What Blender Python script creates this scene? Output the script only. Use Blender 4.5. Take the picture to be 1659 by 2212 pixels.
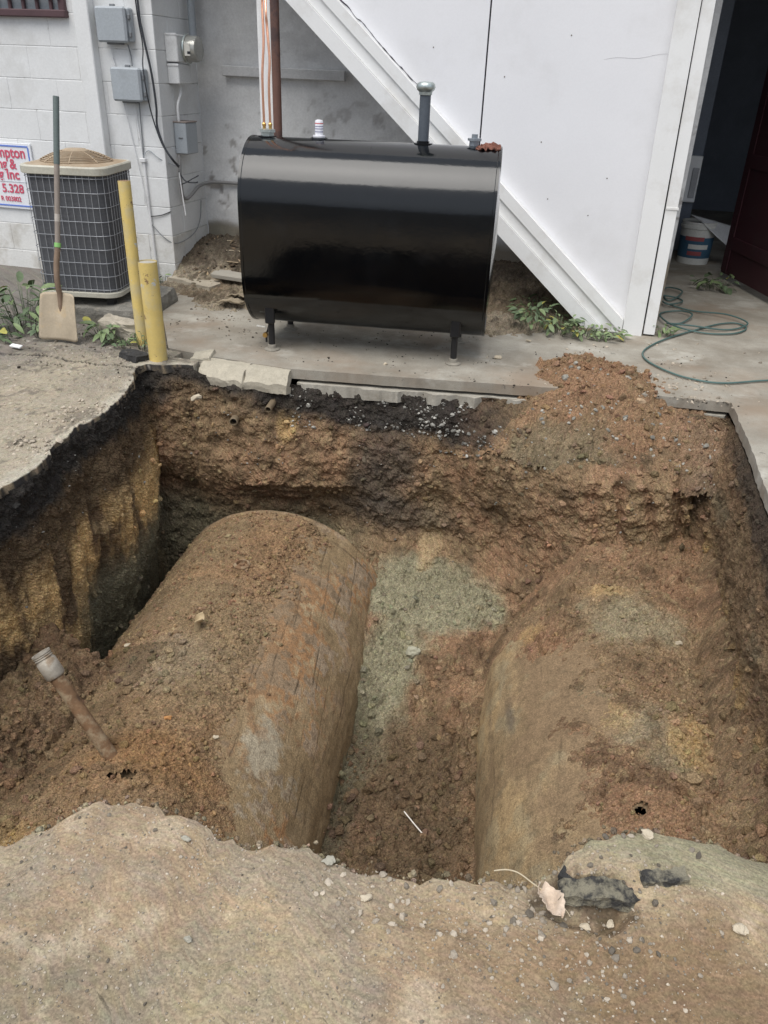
import bpy, math, random
import numpy as np
from mathutils import Matrix, Vector

# ------------------------------------------------------------------ scene, camera, sky, sun
scene = bpy.context.scene
for o in list(bpy.data.objects):
    bpy.data.objects.remove(o)
COL = scene.collection
PI = math.pi
rad = math.radians

EYE = 1.45
PITCH, ROLL, YAW = rad(29.0), rad(2.15), rad(13.5)
cam_data = bpy.data.cameras.new("camera")
cam_data.sensor_fit = 'VERTICAL'
cam_data.sensor_height = 24.0
cam_data.lens = 24.0 * 1720.0 / 2212.0
cam_data.clip_start = 0.02
cam_data.clip_end = 500.0
cam = bpy.data.objects.new("camera", cam_data)
COL.objects.link(cam)
_f = Vector((-math.sin(YAW) * math.cos(PITCH), math.cos(YAW) * math.cos(PITCH), -math.sin(PITCH)))
_r0 = Vector((math.cos(YAW), math.sin(YAW), 0))
_u0 = _r0.cross(_f)
_r = math.cos(ROLL) * _r0 + math.sin(ROLL) * _u0
_u = -math.sin(ROLL) * _r0 + math.cos(ROLL) * _u0
_m = Matrix((_r, _u, -_f)).transposed().to_4x4()
_m.translation = Vector((0, 0, EYE))
cam.matrix_world = _m
scene.camera = cam

SUN_DIR = Vector((-0.14, -0.42, 0.90)).normalized()     # towards the light
world = bpy.data.worlds.new("World")
scene.world = world
world.use_nodes = True
wn = world.node_tree.nodes
wl = world.node_tree.links
wn.clear()
sky = wn.new('ShaderNodeTexSky')
sky.sky_type = 'NISHITA'
sky.sun_disc = False
sky.sun_elevation = math.asin(SUN_DIR.z)
sky.sun_rotation = math.atan2(SUN_DIR.x, SUN_DIR.y)
sky.air_density = 1.0
sky.dust_density = 4.0
sky.ozone_density = 1.0
hsv = wn.new('ShaderNodeHueSaturation')
hsv.inputs['Saturation'].default_value = 0.28          # an even cloud layer: little blue left
bg = wn.new('ShaderNodeBackground')
bg.inputs['Strength'].default_value = 0.088
wo = wn.new('ShaderNodeOutputWorld')
wl.new(sky.outputs[0], hsv.inputs['Color'])
cloud = wn.new('ShaderNodeMix')                          # thick even cloud in front of the clear sky
cloud.data_type = 'RGBA'
cloud.inputs['Factor'].default_value = 0.65
cloud.inputs['B'].default_value = (4.05, 4.6, 5.5, 1)
wl.new(hsv.outputs[0], cloud.inputs['A'])
wl.new(cloud.outputs['Result'], bg.inputs[0])
wl.new(bg.outputs[0], wo.inputs[0])

sun_data = bpy.data.lights.new("sun", 'SUN')
sun_data.energy = 1.5
sun_data.angle = rad(50)
sun_data.color = (1.0, 0.96, 0.90)
sun = bpy.data.objects.new("sun", sun_data)
COL.objects.link(sun)
sun.rotation_euler = (-SUN_DIR).to_track_quat('-Z', 'Y').to_euler()

vs = scene.view_settings
vs.view_transform = 'Standard'
vs.look = 'None'
vs.exposure = 0.84
vs.gamma = 1.0
vs.use_curve_mapping = False
scene.render.engine = 'CYCLES'

rng = np.random.default_rng(7)
random.seed(7)

# ------------------------------------------------------------------ noise
def _h(ix, iy, iz, seed):
    h = (ix.astype(np.uint32) * np.uint32(374761393) + iy.astype(np.uint32) * np.uint32(668265263)
         + iz.astype(np.uint32) * np.uint32(2147483647) + np.uint32(seed * 1274126177 % 4294967296))
    h = (h ^ (h >> np.uint32(13))) * np.uint32(1274126177)
    h = (h ^ (h >> np.uint32(16))) * np.uint32(2246822519)
    h ^= h >> np.uint32(15)
    return h.astype(np.float64) / 4294967295.0

def vnoise(p, seed=0):
    p = np.asarray(p, float)
    i = np.floor(p).astype(np.int64)
    f = p - i
    f = f * f * f * (f * (f * 6 - 15) + 10)
    r = 0
    for dx in (0, 1):
        wx = f[..., 0] if dx else 1 - f[..., 0]
        for dy in (0, 1):
            wy = f[..., 1] if dy else 1 - f[..., 1]
            for dz in (0, 1):
                wz = f[..., 2] if dz else 1 - f[..., 2]
                r = r + wx * wy * wz * _h(i[..., 0] + dx, i[..., 1] + dy, i[..., 2] + dz, seed)
    return r * 2 - 1

def fbm(p, freq, octv=4, seed=0, gain=0.5):
    a, s, t = 1.0, 0.0, 0.0
    for k in range(octv):
        s = s + a * vnoise(np.asarray(p) * freq, seed + k * 17)
        t += a
        a *= gain
        freq *= 2.03
    return s / t

def P3(x, y, z=0.0):
    x = np.asarray(x, float)
    return np.stack([x, np.broadcast_to(np.asarray(y, float), x.shape), np.broadcast_to(np.asarray(z, float), x.shape)], -1)

def crumbs(u, v, freq, prob=1.0, seed=0, rmin=.35, rmax=.7):
    """lumpy bumps scattered over a plane: returns height in units of 1/freq"""
    U, V = u * freq, v * freq
    iu, iv = np.floor(U).astype(np.int64), np.floor(V).astype(np.int64)
    out = np.zeros_like(U)
    z0 = np.zeros_like(iu)
    for dx in (-1, 0, 1):
        for dy in (-1, 0, 1):
            cx, cy = iu + dx, iv + dy
            hx, hy = _h(cx, cy, z0, seed), _h(cx, cy, z0, seed + 1)
            on = _h(cx, cy, z0, seed + 2) < prob
            r = rmin + (rmax - rmin) * _h(cx, cy, z0, seed + 3)
            d2 = ((U - cx - hx) ** 2 + (V - cy - hy) ** 2) / r ** 2
            out = np.maximum(out, np.where(on, r * np.sqrt(np.clip(1 - d2, 0, 1)), 0))
    return out / freq

def sstep(a, b, x):
    t = np.clip((x - a) / (b - a), 0, 1)
    return t * t * (3 - 2 * t)

def mixc(a, b, t):
    t = np.asarray(t)[..., None]
    return np.asarray(a) * (1 - t) + np.asarray(b) * t

def blob(x, y, cx, cy, rx, ry, n=0.0, soft=.35):
    d = np.sqrt(((x - cx) / rx) ** 2 + ((y - cy) / ry) ** 2) + n
    return 1 - sstep(1 - soft, 1 + soft, d)

# ------------------------------------------------------------------ materials
MATS = {}
def M(name, col=(.5, .5, .5), rough=.7, metal=0., var=.15, vscale=6., fine=.12, fscale=90., bump=.2, bdist=.004, bscale=60.,
      attr=False, dirt=None, spec=.5, coat=0., stretch=None, rvar=0., voro=0., trans=0., speck=0., sscale=400.):
    if name in MATS:
        return MATS[name]
    m = bpy.data.materials.new(name)
    m.use_nodes = True
    nt = m.node_tree
    N, L = nt.nodes, nt.links
    b = N['Principled BSDF']
    g = N.new('ShaderNodeNewGeometry')
    pos = g.outputs['Position']
    if stretch:
        mp = N.new('ShaderNodeMapping')
        mp.inputs['Scale'].default_value = stretch
        L.new(pos, mp.inputs[0])
        pos = mp.outputs[0]
    def noise(scale, detail=4., rough_=.6, off=0.):
        n = N.new('ShaderNodeTexNoise')
        n.inputs['Scale'].default_value = scale
        n.inputs['Detail'].default_value = detail
        n.inputs['Roughness'].default_value = rough_
        if off:
            a = N.new('ShaderNodeVectorMath')
            a.operation = 'ADD'
            a.inputs[1].default_value = (off, off * 1.7, off * .6)
            L.new(pos, a.inputs[0])
            L.new(a.outputs[0], n.inputs['Vector'])
        else:
            L.new(pos, n.inputs['Vector'])
        return n.outputs['Fac']
    def mrange(src, a, b_, c, d):
        r = N.new('ShaderNodeMapRange')
        r.inputs[1].default_value, r.inputs[2].default_value = a, b_
        r.inputs[3].default_value, r.inputs[4].default_value = c, d
        L.new(src, r.inputs[0])
        return r.outputs[0]
    if attr:
        at = N.new('ShaderNodeAttribute')
        at.attribute_name = 'Col'
        c = at.outputs['Color']
    else:
        rgb = N.new('ShaderNodeRGB')
        rgb.outputs[0].default_value = (*col, 1)
        c = rgb.outputs[0]
    def scale_by(c, fac):
        mx = N.new('ShaderNodeVectorMath')
        mx.operation = 'SCALE'
        L.new(c, mx.inputs[0])
        L.new(fac, mx.inputs['Scale'])
        return mx.outputs[0]
    if var:
        c = scale_by(c, mrange(noise(vscale), .25, .75, 1 - var, 1 + var))
    if fine:
        c = scale_by(c, mrange(noise(fscale, 3., .7, 3.1), .25, .75, 1 - fine, 1 + fine))
    if speck:
        vs_ = N.new('ShaderNodeTexVoronoi')
        vs_.inputs['Scale'].default_value = sscale
        L.new(pos, vs_.inputs['Vector'])
        sx_ = N.new('ShaderNodeSeparateColor')
        L.new(vs_.outputs['Color'], sx_.inputs[0])
        c = scale_by(c, mrange(sx_.outputs[0], 0., 1., 1 - speck, 1 + speck))
    for k, dd in enumerate(dirt or []):
        dc, lo, hi, sc, amt = dd
        mx = N.new('ShaderNodeMix')
        mx.data_type = 'RGBA'
        L.new(mrange(noise(sc, 6., .65, 5.3 + 2.7 * k), lo, hi, 0, amt), mx.inputs['Factor'])
        L.new(c, mx.inputs['A'])
        mx.inputs['B'].default_value = (*dc, 1)
        c = mx.outputs['Result']
    L.new(c, b.inputs['Base Color'])
    b.inputs['Roughness'].default_value = rough
    if rvar:
        L.new(mrange(noise(vscale * 1.7, 4., .6, 9.), .3, .7, max(.02, rough - rvar), min(1, rough + rvar)), b.inputs['Roughness'])
    b.inputs['Metallic'].default_value = metal
    b.inputs['Specular IOR Level'].default_value = spec
    b.inputs['Coat Weight'].default_value = coat
    b.inputs['Coat Roughness'].default_value = .08
    if trans:
        b.inputs['Transmission Weight'].default_value = trans
    if bump:
        bp = N.new('ShaderNodeBump')
        bp.inputs['Strength'].default_value = bump
        bp.inputs['Distance'].default_value = bdist
        hsrc = noise(bscale, 6., .65, 1.3)
        if voro:
            vo = N.new('ShaderNodeTexVoronoi')
            vo.inputs['Scale'].default_value = voro
            L.new(pos, vo.inputs['Vector'])
            sb = N.new('ShaderNodeMath')
            sb.operation = 'SUBTRACT'
            L.new(hsrc, sb.inputs[0])
            L.new(vo.outputs['Distance'], sb.inputs[1])
            hsrc = sb.outputs[0]
        L.new(hsrc, bp.inputs['Height'])
        L.new(bp.outputs[0], b.inputs['Normal'])
    MATS[name] = m
    return m

# ------------------------------------------------------------------ objects
def tag(o, label=None, cat=None, group=None, kind=None):
    if label: o['label'] = label
    if cat: o['category'] = cat
    if group: o['group'] = group
    if kind: o['kind'] = kind
    return o

def empty(name, loc=(0, 0, 0), rz=0., label=None, cat=None, group=None):
    o = bpy.data.objects.new(name, None)
    o.empty_display_size = .05
    COL.objects.link(o)
    o.location = loc
    o.rotation_euler = (0, 0, rz)
    return tag(o, label, cat, group)

def link(name, me, mat=None, parent=None):
    if mat is not None and not me.materials:
        me.materials.append(mat)
    o = bpy.data.objects.new(name, me)
    COL.objects.link(o)
    if parent is not None:
        o.parent = parent
    return o

def np_mesh(name, V, F, cols=None, smooth=True):
    """V (n,3), F (m,4) or (m,3) integer array"""
    me = bpy.data.meshes.new(name)
    V = np.ascontiguousarray(V, dtype=np.float32)
    F = np.ascontiguousarray(F, dtype=np.int32)
    k = F.shape[1]
    me.vertices.add(len(V))
    me.vertices.foreach_set('co', V.ravel())
    me.loops.add(F.size)
    me.loops.foreach_set('vertex_index', F.ravel())
    me.polygons.add(len(F))
    me.polygons.foreach_set('loop_start', np.arange(0, F.size, k, dtype=np.int32))
    me.polygons.foreach_set('use_smooth', np.full(len(F), smooth, dtype=bool))
    me.update(calc_edges=True)
    if cols is not None:
        a = me.color_attributes.new('Col', 'FLOAT_COLOR', 'POINT')
        c = np.ones((len(V), 4), np.float32)
        c[:, :3] = np.clip(cols, 0.004, 1)
        a.data.foreach_set('color', c.ravel())
    return me

def grid_faces(nu, nv, wrap=False, mask=None):
    i = np.arange(nu if wrap else nu - 1)
    j = np.arange(nv - 1)
    I, J = np.meshgrid(i, j, indexing='ij')
    I2 = (I + 1) % nu
    F = np.stack([I * nv + J, I2 * nv + J, I2 * nv + J + 1, I * nv + J + 1], -1)
    if mask is not None:
        F = F[mask[I, J] & mask[I2, J] & mask[I2, J + 1] & mask[I, J + 1]]
    return F.reshape(-1, 4)

class MB:
    def __init__(self):
        self.v, self.f = [], []
    def add(self, vs, fs):
        o = len(self.v)
        self.v += [tuple(map(float, p)) for p in vs]
        self.f += [tuple(i + o for i in f) for f in fs]
        return self
    def box(self, c, s, mat=None, bev=0.):
        x, y, z = (a / 2 for a in s)
        if bev > 0:
            b = min(bev, x * .9, y * .9, z * .9)
            vs = []
            for sx in (-1, 1):
                for sy in (-1, 1):
                    for sz in (-1, 1):
                        vs += [(sx * x, sy * (y - b), sz * (z - b)), (sx * (x - b), sy * y, sz * (z - b)), (sx * (x - b), sy * (y - b), sz * z)]
            idx = lambda sx, sy, sz, k: ((sx > 0) * 4 + (sy > 0) * 2 + (sz > 0)) * 3 + k
            fs = []
            for s_ in (-1, 1):
                fs.append([idx(s_, -1, -1, 0), idx(s_, 1, -1, 0), idx(s_, 1, 1, 0), idx(s_, -1, 1, 0)][::s_])
                fs.append([idx(-1, s_, -1, 1), idx(-1, s_, 1, 1), idx(1, s_, 1, 1), idx(1, s_, -1, 1)][::s_])
                fs.append([idx(-1, -1, s_, 2), idx(1, -1, s_, 2), idx(1, 1, s_, 2), idx(-1, 1, s_, 2)][::s_])
            for a in (-1, 1):
                for c_ in (-1, 1):
                    fs.append([idx(a, c_, -1, 0), idx(a, c_, 1, 0), idx(a, c_, 1, 1), idx(a, c_, -1, 1)][::-a * c_])
                    fs.append([idx(a, -1, c_, 0), idx(a, 1, c_, 0), idx(a, 1, c_, 2), idx(a, -1, c_, 2)][::a * c_])
                    fs.append([idx(-1, a, c_, 1), idx(1, a, c_, 1), idx(1, a, c_, 2), idx(-1, a, c_, 2)][::-a * c_])
                    for d in (-1, 1):
                        fs.append([idx(a, c_, d, 0), idx(a, c_, d, 1), idx(a, c_, d, 2)][::a * c_ * d])
        else:
            vs = [(sx * x, sy * y, sz * z) for sx in (-1, 1) for sy in (-1, 1) for sz in (-1, 1)]
            fs = [(0, 1, 3, 2), (4, 6, 7, 5), (0, 4, 5, 1), (2, 3, 7, 6), (0, 2, 6, 4), (1, 5, 7, 3)]
        M_ = mat if mat is not None else Matrix.Identity(3)
        c = Vector(c)
        return self.add([c + M_ @ Vector(p) for p in vs], fs)
    def prism(self, poly, d, t):
        """poly: list of 3D points (planar), extruded by vector d*t"""
        n = len(poly)
        d = Vector(d) * t
        a = [Vector(p) for p in poly]
        return self.add(a + [p + d for p in a], [tuple(range(n))[::-1], tuple(range(n, 2 * n))] + [(i, (i + 1) % n, n + (i + 1) % n, n + i) for i in range(n)])
    def tube(self, pts, r, seg=8, cap=True, closed=False):
        pts = [Vector(p) for p in pts]
        n = len(pts)
        rs = r if isinstance(r, (list, tuple)) else [r] * n
        o = len(self.v)
        up = None
        for i, p in enumerate(pts):
            if closed:
                t = (pts[(i + 1) % n] - pts[i - 1]).normalized()
            else:
                t = (pts[min(i + 1, n - 1)] - pts[max(i - 1, 0)]).normalized()
            if up is None:
                up = t.orthogonal().normalized()
            else:
                up = (up - t * up.dot(t))
                up = up.normalized() if up.length > 1e-6 else t.orthogonal().normalized()
            w = t.cross(up)
            for k in range(seg):
                a = 2 * PI * k / seg
                q = p + (up * math.cos(a) + w * math.sin(a)) * rs[i]
                self.v.append(tuple(q))
        for i in range(n if closed else n - 1):
            i2 = (i + 1) % n
            for k in range(seg):
                k2 = (k + 1) % seg
                self.f.append((o + i * seg + k, o + i * seg + k2, o + i2 * seg + k2, o + i2 * seg + k))
        if cap and not closed:
            self.f.append(tuple(o + k for k in range(seg))[::-1])
            self.f.append(tuple(o + (n - 1) * seg + k for k in range(seg)))
        return self
    def lathe(self, prof, seg=24, M_=None, cap=True):
        """prof: (r, z) pairs"""
        o = len(self.v)
        M_ = M_ or Matrix.Identity(4)
        for r, z in prof:
            for k in range(seg):
                a = 2 * PI * k / seg
                self.v.append(tuple(M_ @ Vector((r * math.cos(a), r * math.sin(a), z))))
        n = len(prof)
        for i in range(n - 1):
            for k in range(seg):
                k2 = (k + 1) % seg
                self.f.append((o + i * seg + k, o + i * seg + k2, o + (i + 1) * seg + k2, o + (i + 1) * seg + k))
        if cap:
            self.f.append(tuple(o + k for k in range(seg))[::-1])
            self.f.append(tuple(o + (n - 1) * seg + k for k in range(seg)))
        return self
    def mesh(self, name, smooth=None):
        me = bpy.data.meshes.new(name)
        me.from_pydata(self.v, [], self.f)
        me.update()
        if smooth is not None:
            me.polygons.foreach_set('use_smooth', [True] * len(me.polygons))
            me.update()
            if smooth < 180:
                me.set_sharp_from_angle(angle=rad(smooth))
        return me
    def build(self, name, mat, parent=None, smooth=None):
        return link(name, self.mesh(name, smooth), mat, parent)

def arc(pts, n=8, closed=False):
    """Catmull-Rom through pts"""
    P = [Vector(p) for p in pts]
    out = []
    m = len(P)
    for i in range(m if closed else m - 1):
        p0, p1, p2, p3 = (P[(i - 1) % m], P[i], P[(i + 1) % m], P[(i + 2) % m]) if closed else (P[max(i - 1, 0)], P[i], P[i + 1], P[min(i + 2, m - 1)])
        for k in range(n):
            t = k / n
            out.append(.5 * ((2 * p1) + (p2 - p0) * t + (2 * p0 - 5 * p1 + 4 * p2 - p3) * t * t + (3 * p1 - p0 - 3 * p2 + p3) * t ** 3))
    if not closed:
        out.append(P[-1])
    return out

def axis_mat(p, d):
    """4x4 with local Z along d at p"""
    d = Vector(d).normalized()
    return Matrix.Translation(Vector(p)) @ d.to_track_quat('Z', 'Y').to_matrix().to_4x4()

def rot3(ax, deg):
    return Matrix.Rotation(rad(deg), 3, ax)

# palette (linear albedo)
BROWN = np.array((.222, .152, .089))
DBROWN = np.array((.095, .066, .040))
RED = np.array((.258, .158, .094))
OCHRE = np.array((.480, .325, .150))
TAN = np.array((.310, .228, .130))
CLAY = np.array((.268, .243, .160))
BLACK = np.array((.026, .024, .022))
RUST = np.array((.260, .145, .065))
SAND = np.array((.310, .248, .168))
GREY = np.array((.250, .208, .155))

MSOIL = M('soil', attr=True, rough=.97, var=.22, vscale=14, fine=.30, fscale=160, bump=.75, bdist=.005, bscale=150, voro=190., spec=.15, speck=.32, sscale=240)
MGROUND = M('worn_pavement', attr=True, rough=.93, var=.14, vscale=9, fine=.25, fscale=150, bump=.12, bdist=.002, bscale=400, voro=330., spec=.25, speck=.20, sscale=300)
MSTEEL_OLD = M('buried_steel', attr=True, rough=.85, var=.18, vscale=18, fine=.30, fscale=150, bump=.55, bdist=.003, bscale=130, voro=170, spec=.3, speck=.22, sscale=220)
# ------------------------------------------------------------------ the pit: rim, walls, floor
# control points of the rim (counter-clockwise): x, y, top z, wall profile
RIM = [
    (-1.95, .80, -.03, 'near'), (-1.40, .84, -.03, 'near'), (-1.02, .900, -.03, 'near'), (-.911, .984, -.03, 'near'), (-.863, 1.036, -.03, 'near'),
    (-.796, 1.060, -.03, 'near'), (-.72, 1.050, -.03, 'near'), (-.647, 1.047, -.03, 'near'), (-.523, 1.034, -.03, 'near'), (-.399, 1.064, -.03, 'near'),
    (-.299, 1.042, -.03, 'near'), (-.156, 1.058, -.03, 'near'), (-.007, 1.084, -.03, 'near'), (.08, 1.115, -.03, 'near'), (.16, 1.19, -.03, 'near'),
    (.23, 1.245, -.03, 'near'), (.31, 1.275, -.03, 'near'), (.43, 1.285, -.03, 'near'), (.56, 1.305, -.03, 'near'), (.72, 1.30, -.04, 'near'), (.84, 1.32, -.06, 'right'),
    (.838, 2.0, -.07, 'right'), (.835, 3.0, -.07, 'right'), (.832, 3.7, -.07, 'right'), (.815, 4.16, -.07, 'rightback'),
    (.55, 4.19, -.07, 'shelf'), (.10, 4.14, -.07, 'shelf'), (-.25, 4.09, -.07, 'shelf2'), (-.60, 4.04, -.08, 'back'), (-.95, 4.00, -.08, 'back'),
    (-1.30, 3.95, -.08, 'backleft'), (-1.49, 3.91, -.08, 'backleft'), (-1.70, 3.86, -.08, 'backleft'), (-1.92, 3.86, -.07, 'cornerleft'), (-2.06, 3.86, -.03, 'cornerleft'),
    (-2.17, 3.815, -.03, 'cornerleft'), (-2.29, 3.79, -.03, 'cornerleft'), (-2.32, 3.71, -.03, 'left'), (-2.23, 3.52, -.03, 'left'), (-2.15, 3.32, -.03, 'left'), (-2.13, 3.13, -.03, 'left'), (-2.13, 2.90, -.03, 'left'),
    (-2.12, 2.71, -.03, 'left'), (-2.07, 2.60, -.03, 'left'), (-2.05, 2.466, -.03, 'left'), (-2.06, 2.27, -.03, 'left'), (-2.10, 1.75, -.03, 'left'), (-2.07, 1.20, -.03, 'left'),
]
# wall profiles: (depth, metres inwards)
PROF = {
    'near': [(0, .0), (.04, -.05), (.3, -.10), (1.2, -.15), (2, -.15)],
    'right': [(0, -.01), (.10, .00), (.3, .01), (.6, .02), (.9, .05), (2, .12)],
    'rightback': [(0, 0), (.12, .05), (.3, .16), (.42, .20), (.7, .22), (.9, .30), (2, .6)],
    'shelf': [(0, 0), (.05, .08), (.15, .26), (.24, .38), (.27, .42), (.33, .43), (.48, .44), (.66, .48), (.78, .56), (.95, .66), (1.3, .8), (2, 1.0)],
    'shelf2': [(0, 0), (.08, .08), (.18, .20), (.32, .29), (.45, .29), (.66, .29), (.78, .32), (.92, .42), (1.2, .6), (2, .9)],
    'back': [(0, -.02), (.10, .02), (.28, .06), (.5, .10), (.72, .145), (.80, .13), (.86, .17), (.98, .28), (1.15, .42), (2, .8)],
    'backleft': [(0, -.02), (.10, .03), (.25, .07), (.42, .11), (.55, .12), (.63, .04), (.72, -.02), (.9, -.02), (1.1, .10), (2, .4)],
    'cornerleft': [(0, 0), (.08, .02), (.3, .07), (.48, .12), (.60, .08), (.70, .02), (.9, .0), (1.2, .02), (2, .1)],
    'left': [(0, .0), (.05, .00), (.25, .02), (.5, .05), (.8, .035), (1.1, -.02), (2, -.05)],
}
def grain(c, a):
    c = c.reshape(-1, 3)
    return c * (1 + a * (rng.random((len(c), 1)) * 2 - 1)) * (1 + .04 * (rng.random((len(c), 3)) * 2 - 1))
DEP = np.concatenate([np.linspace(0, 1.3, 175), np.linspace(1.33, 1.9, 10)])
def loop_points(ctrl, step_of):
    pts, wts = [], []
    n = len(ctrl)
    P = np.array([(c[0], c[1]) for c in ctrl])
    for i in range(n):
        p0, p1, p2, p3 = P[i - 1], P[i], P[(i + 1) % n], P[(i + 2) % n]
        ln = np.linalg.norm(p2 - p1)
        m = max(1, int(round(ln / step_of(ctrl[i][3]))))
        for k in range(m):
            t = k / m
            q = .5 * ((2 * p1) + (p2 - p0) * t + (2 * p0 - 5 * p1 + 4 * p2 - p3) * t * t + (3 * p1 - p0 - 3 * p2 + p3) * t ** 3)
            lin = p1 * (1 - t) + p2 * t
            pts.append(.45 * q + .55 * lin)
            wts.append((i, (i + 1) % n, t))
    return np.array(pts), wts
rim_xy, rim_w = loop_points(RIM, lambda k: .0065)
NR = len(rim_xy)
rim_top = np.array([RIM[a][2] * (1 - t) + RIM[b][2] * t for a, b, t in rim_w])
prof_s = np.array([np.interp(DEP, *zip(*PROF[c[3]])) for c in RIM])
rim_prof = np.array([prof_s[a] * (1 - t) + prof_s[b] * t for a, b, t in rim_w])
kinds = [c[3] for c in RIM]
def rim_weight(*names):
    v = np.array([1. if k in names else 0. for k in kinds])
    return np.array([v[a] * (1 - t) + v[b] * t for a, b, t in rim_w])
w_near, w_left, w_right = rim_weight('near'), rim_weight('left'), rim_weight('right')
w_shelf, w_back = rim_weight('shelf', 'shelf2', 'rightback'), rim_weight('back', 'backleft')
w_bl = rim_weight('backleft', 'cornerleft')
tan_ = np.roll(rim_xy, -1, 0) - np.roll(rim_xy, 1, 0)
nrm = np.stack([-tan_[:, 1], tan_[:, 0]], -1)
for _ in range(60):                                       # smooth the inward direction over the corners
    nrm = (nrm + np.roll(nrm, 1, 0) + np.roll(nrm, -1, 0)) / 3
nrm /= np.linalg.norm(nrm, axis=1)[:, None]
seglen = np.linalg.norm(np.roll(rim_xy, -1, 0) - rim_xy, axis=1)
arc_s = np.concatenate([[0], np.cumsum(seglen)[:-1]])
# ragged break line
rag = fbm(P3(rim_xy[:, 0], rim_xy[:, 1]), 9, 5, 3) * .022 + fbm(P3(rim_xy[:, 0], rim_xy[:, 1]), 45, 3, 4) * .007
soft_edge = 1 - np.clip(w_shelf + w_back + w_right, 0, 1)
rag = rag + w_near * (fbm(P3(rim_xy[:, 0], rim_xy[:, 1]), 14, 3, 6) * .014 + fbm(P3(rim_xy[:, 0], rim_xy[:, 1]), 38, 3, 7) * .009)
rim_edge = rim_xy + nrm * (rag * (.25 + .75 * soft_edge))[:, None]

def build_pit_wall():
    nd = len(DEP)
    S = np.repeat(arc_s[:, None], nd, 1)
    D = np.repeat(DEP[None], NR, 0)
    X = rim_edge[:, None, 0] + nrm[:, None, 0] * rim_prof
    Y = rim_edge[:, None, 1] + nrm[:, None, 1] * rim_prof
    Z = rim_top[:, None] - D
    P = P3(X, Y, Z)
    wl_, wr_, ws_, wb_, wn_ = (w[:, None] for w in (w_left, w_right, w_shelf, w_back, w_near))
    side = np.clip(wl_ + wr_, 0, 1)
    big = fbm(P, 2.6, 4, 11)
    mid = fbm(P, 11, 4, 12)
    # bucket smears on the side walls run down the face, elsewhere the soil breaks in lumps
    Ps = P * np.array([1, 1, .10])
    smear = fbm(Ps, 26, 4, 13)
    smear_b = fbm(Ps, 9, 3, 14)
    lump = crumbs(S, D, 13, .35, 21, .3, .7) * .55 + crumbs(S + 3, D, 30, .5, 25, .35, .75) * .8 + crumbs(S + 7, D + 2, 66, .6, 29) * 1.0
    ledge = np.abs(fbm(P * np.array([1, 1, 1.7]), 5, 3, 15))
    fade = sstep(-.01, .025, D)
    dsp = big * .042 + (mid * .013 + fbm(P, 34, 3, 17) * .011) * (1 - .5 * side) + (smear * .014 + smear_b * .022) * side * sstep(.1, .3, D) \
        + lump * (.38 - .22 * wl_ * sstep(.28, .5, D)) - (.02 - ledge * .04) * (1 - side) * .8
    # tooth marks left by the bucket on the shelf at the right
    tooth = np.abs(((X * 7.3 + Z * 1.1 + .25 * mid) % 1.0) - .5) * 2
    tz = sstep(.22, .30, D) * (1 - sstep(.50, .62, D)) * sstep(.0, .15, X - .15)
    dsp = dsp - ws_ * tz * sstep(.5, .95, tooth) * .035
    tooth2 = np.abs(((X * 8.0 + Z * 1.5) % 1.0) - .5) * 2
    tz2 = sstep(.62, .68, D) * (1 - sstep(.80, .90, D)) * sstep(-.45, -.3, X) * (1 - sstep(.1, .3, X))
    dsp = dsp - np.clip(ws_ + wb_, 0, 1) * tz2 * sstep(.5, .95, tooth2) * .012
    dsp = dsp * fade * (1 - .7 * wn_)
    dsp = dsp + (rng.random(X.shape) - .5) * .006 * fade
    X = X + nrm[:, None, 0] * dsp
    Y = Y + nrm[:, None, 1] * dsp
    Z = Z + (fbm(P, 20, 3, 16) * .012) * fade
    # ---- colour of the layers
    n1, n2, n3 = fbm(P, 4, 4, 31), fbm(P, 12, 4, 32), fbm(P, 30, 3, 33)
    c = mixc(BROWN, RED, sstep(-.2, .5, n1))
    c = mixc(c, DBROWN, sstep(.05, .5, n2) * .75)
    c = mixc(c, TAN, sstep(.18, .5, n3) * .5)
    # left wall: ochre clay smeared by the bucket, in streaks
    lowL = sstep(.26, .50, D + .12 * n1) * wl_
    c = mixc(c, DBROWN * .95, wl_ * (.55 + .3 * sstep(.55, .25, D)))
    patchy = fbm(P * np.array([1, 1, .32]), 6, 4, 34)
    c = mixc(c, OCHRE * 1.5, lowL * sstep(-.20, .20, patchy + .25 * smear + .15 * n3) * .85)
    c = mixc(c, TAN * 1.1, lowL * sstep(.1, .4, n2 + .3 * smear) * .5)
    c = mixc(c, DBROWN, lowL * sstep(.15, .4, -patchy + .3 * n3) * .6)
    c = mixc(c, CLAY * .75, wl_ * sstep(.62, .85, D + .1 * n1) * sstep(2.35, 2.75, Y) * .9)
    # right wall: brown over ochre at the foot
    c = mixc(c, DBROWN * 1.2, wr_ * .55)
    c = mixc(c, OCHRE * .85, wr_ * sstep(.40, .62, D + .08 * n1) * sstep(-.1, .3, smear_b) * .85)
    c = mixc(c, CLAY * .6, wr_ * sstep(.15, .3, D) * (1 - sstep(.3, .5, D)) * sstep(.1, .4, n1) * .5)
    # back wall
    c = mixc(c, CLAY, np.clip(wb_ + ws_ * .4, 0, 1) * sstep(.88, .96, D + .05 * n2) * blob(X, D, -.55, 1.15, .42, .40, .25 * n2, .2))
    c = mixc(c, TAN * 1.15, wb_ * blob(X, D, -.66, .78, .07, .22, .25 * n2, .3) * .8)
    c = mixc(c, OCHRE * .9, w_bl[:, None] * blob(X, D, -1.5, .18, .06, .12, .2 * n2, .3) * .7)
    c = mixc(c, CLAY * .7, w_bl[:, None] * sstep(.70, .9, D + .1 * n1) * .8)
    c = mixc(c, TAN * .9, ws_ * tz * (1 - sstep(.4, .8, tooth)) * .6)
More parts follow.
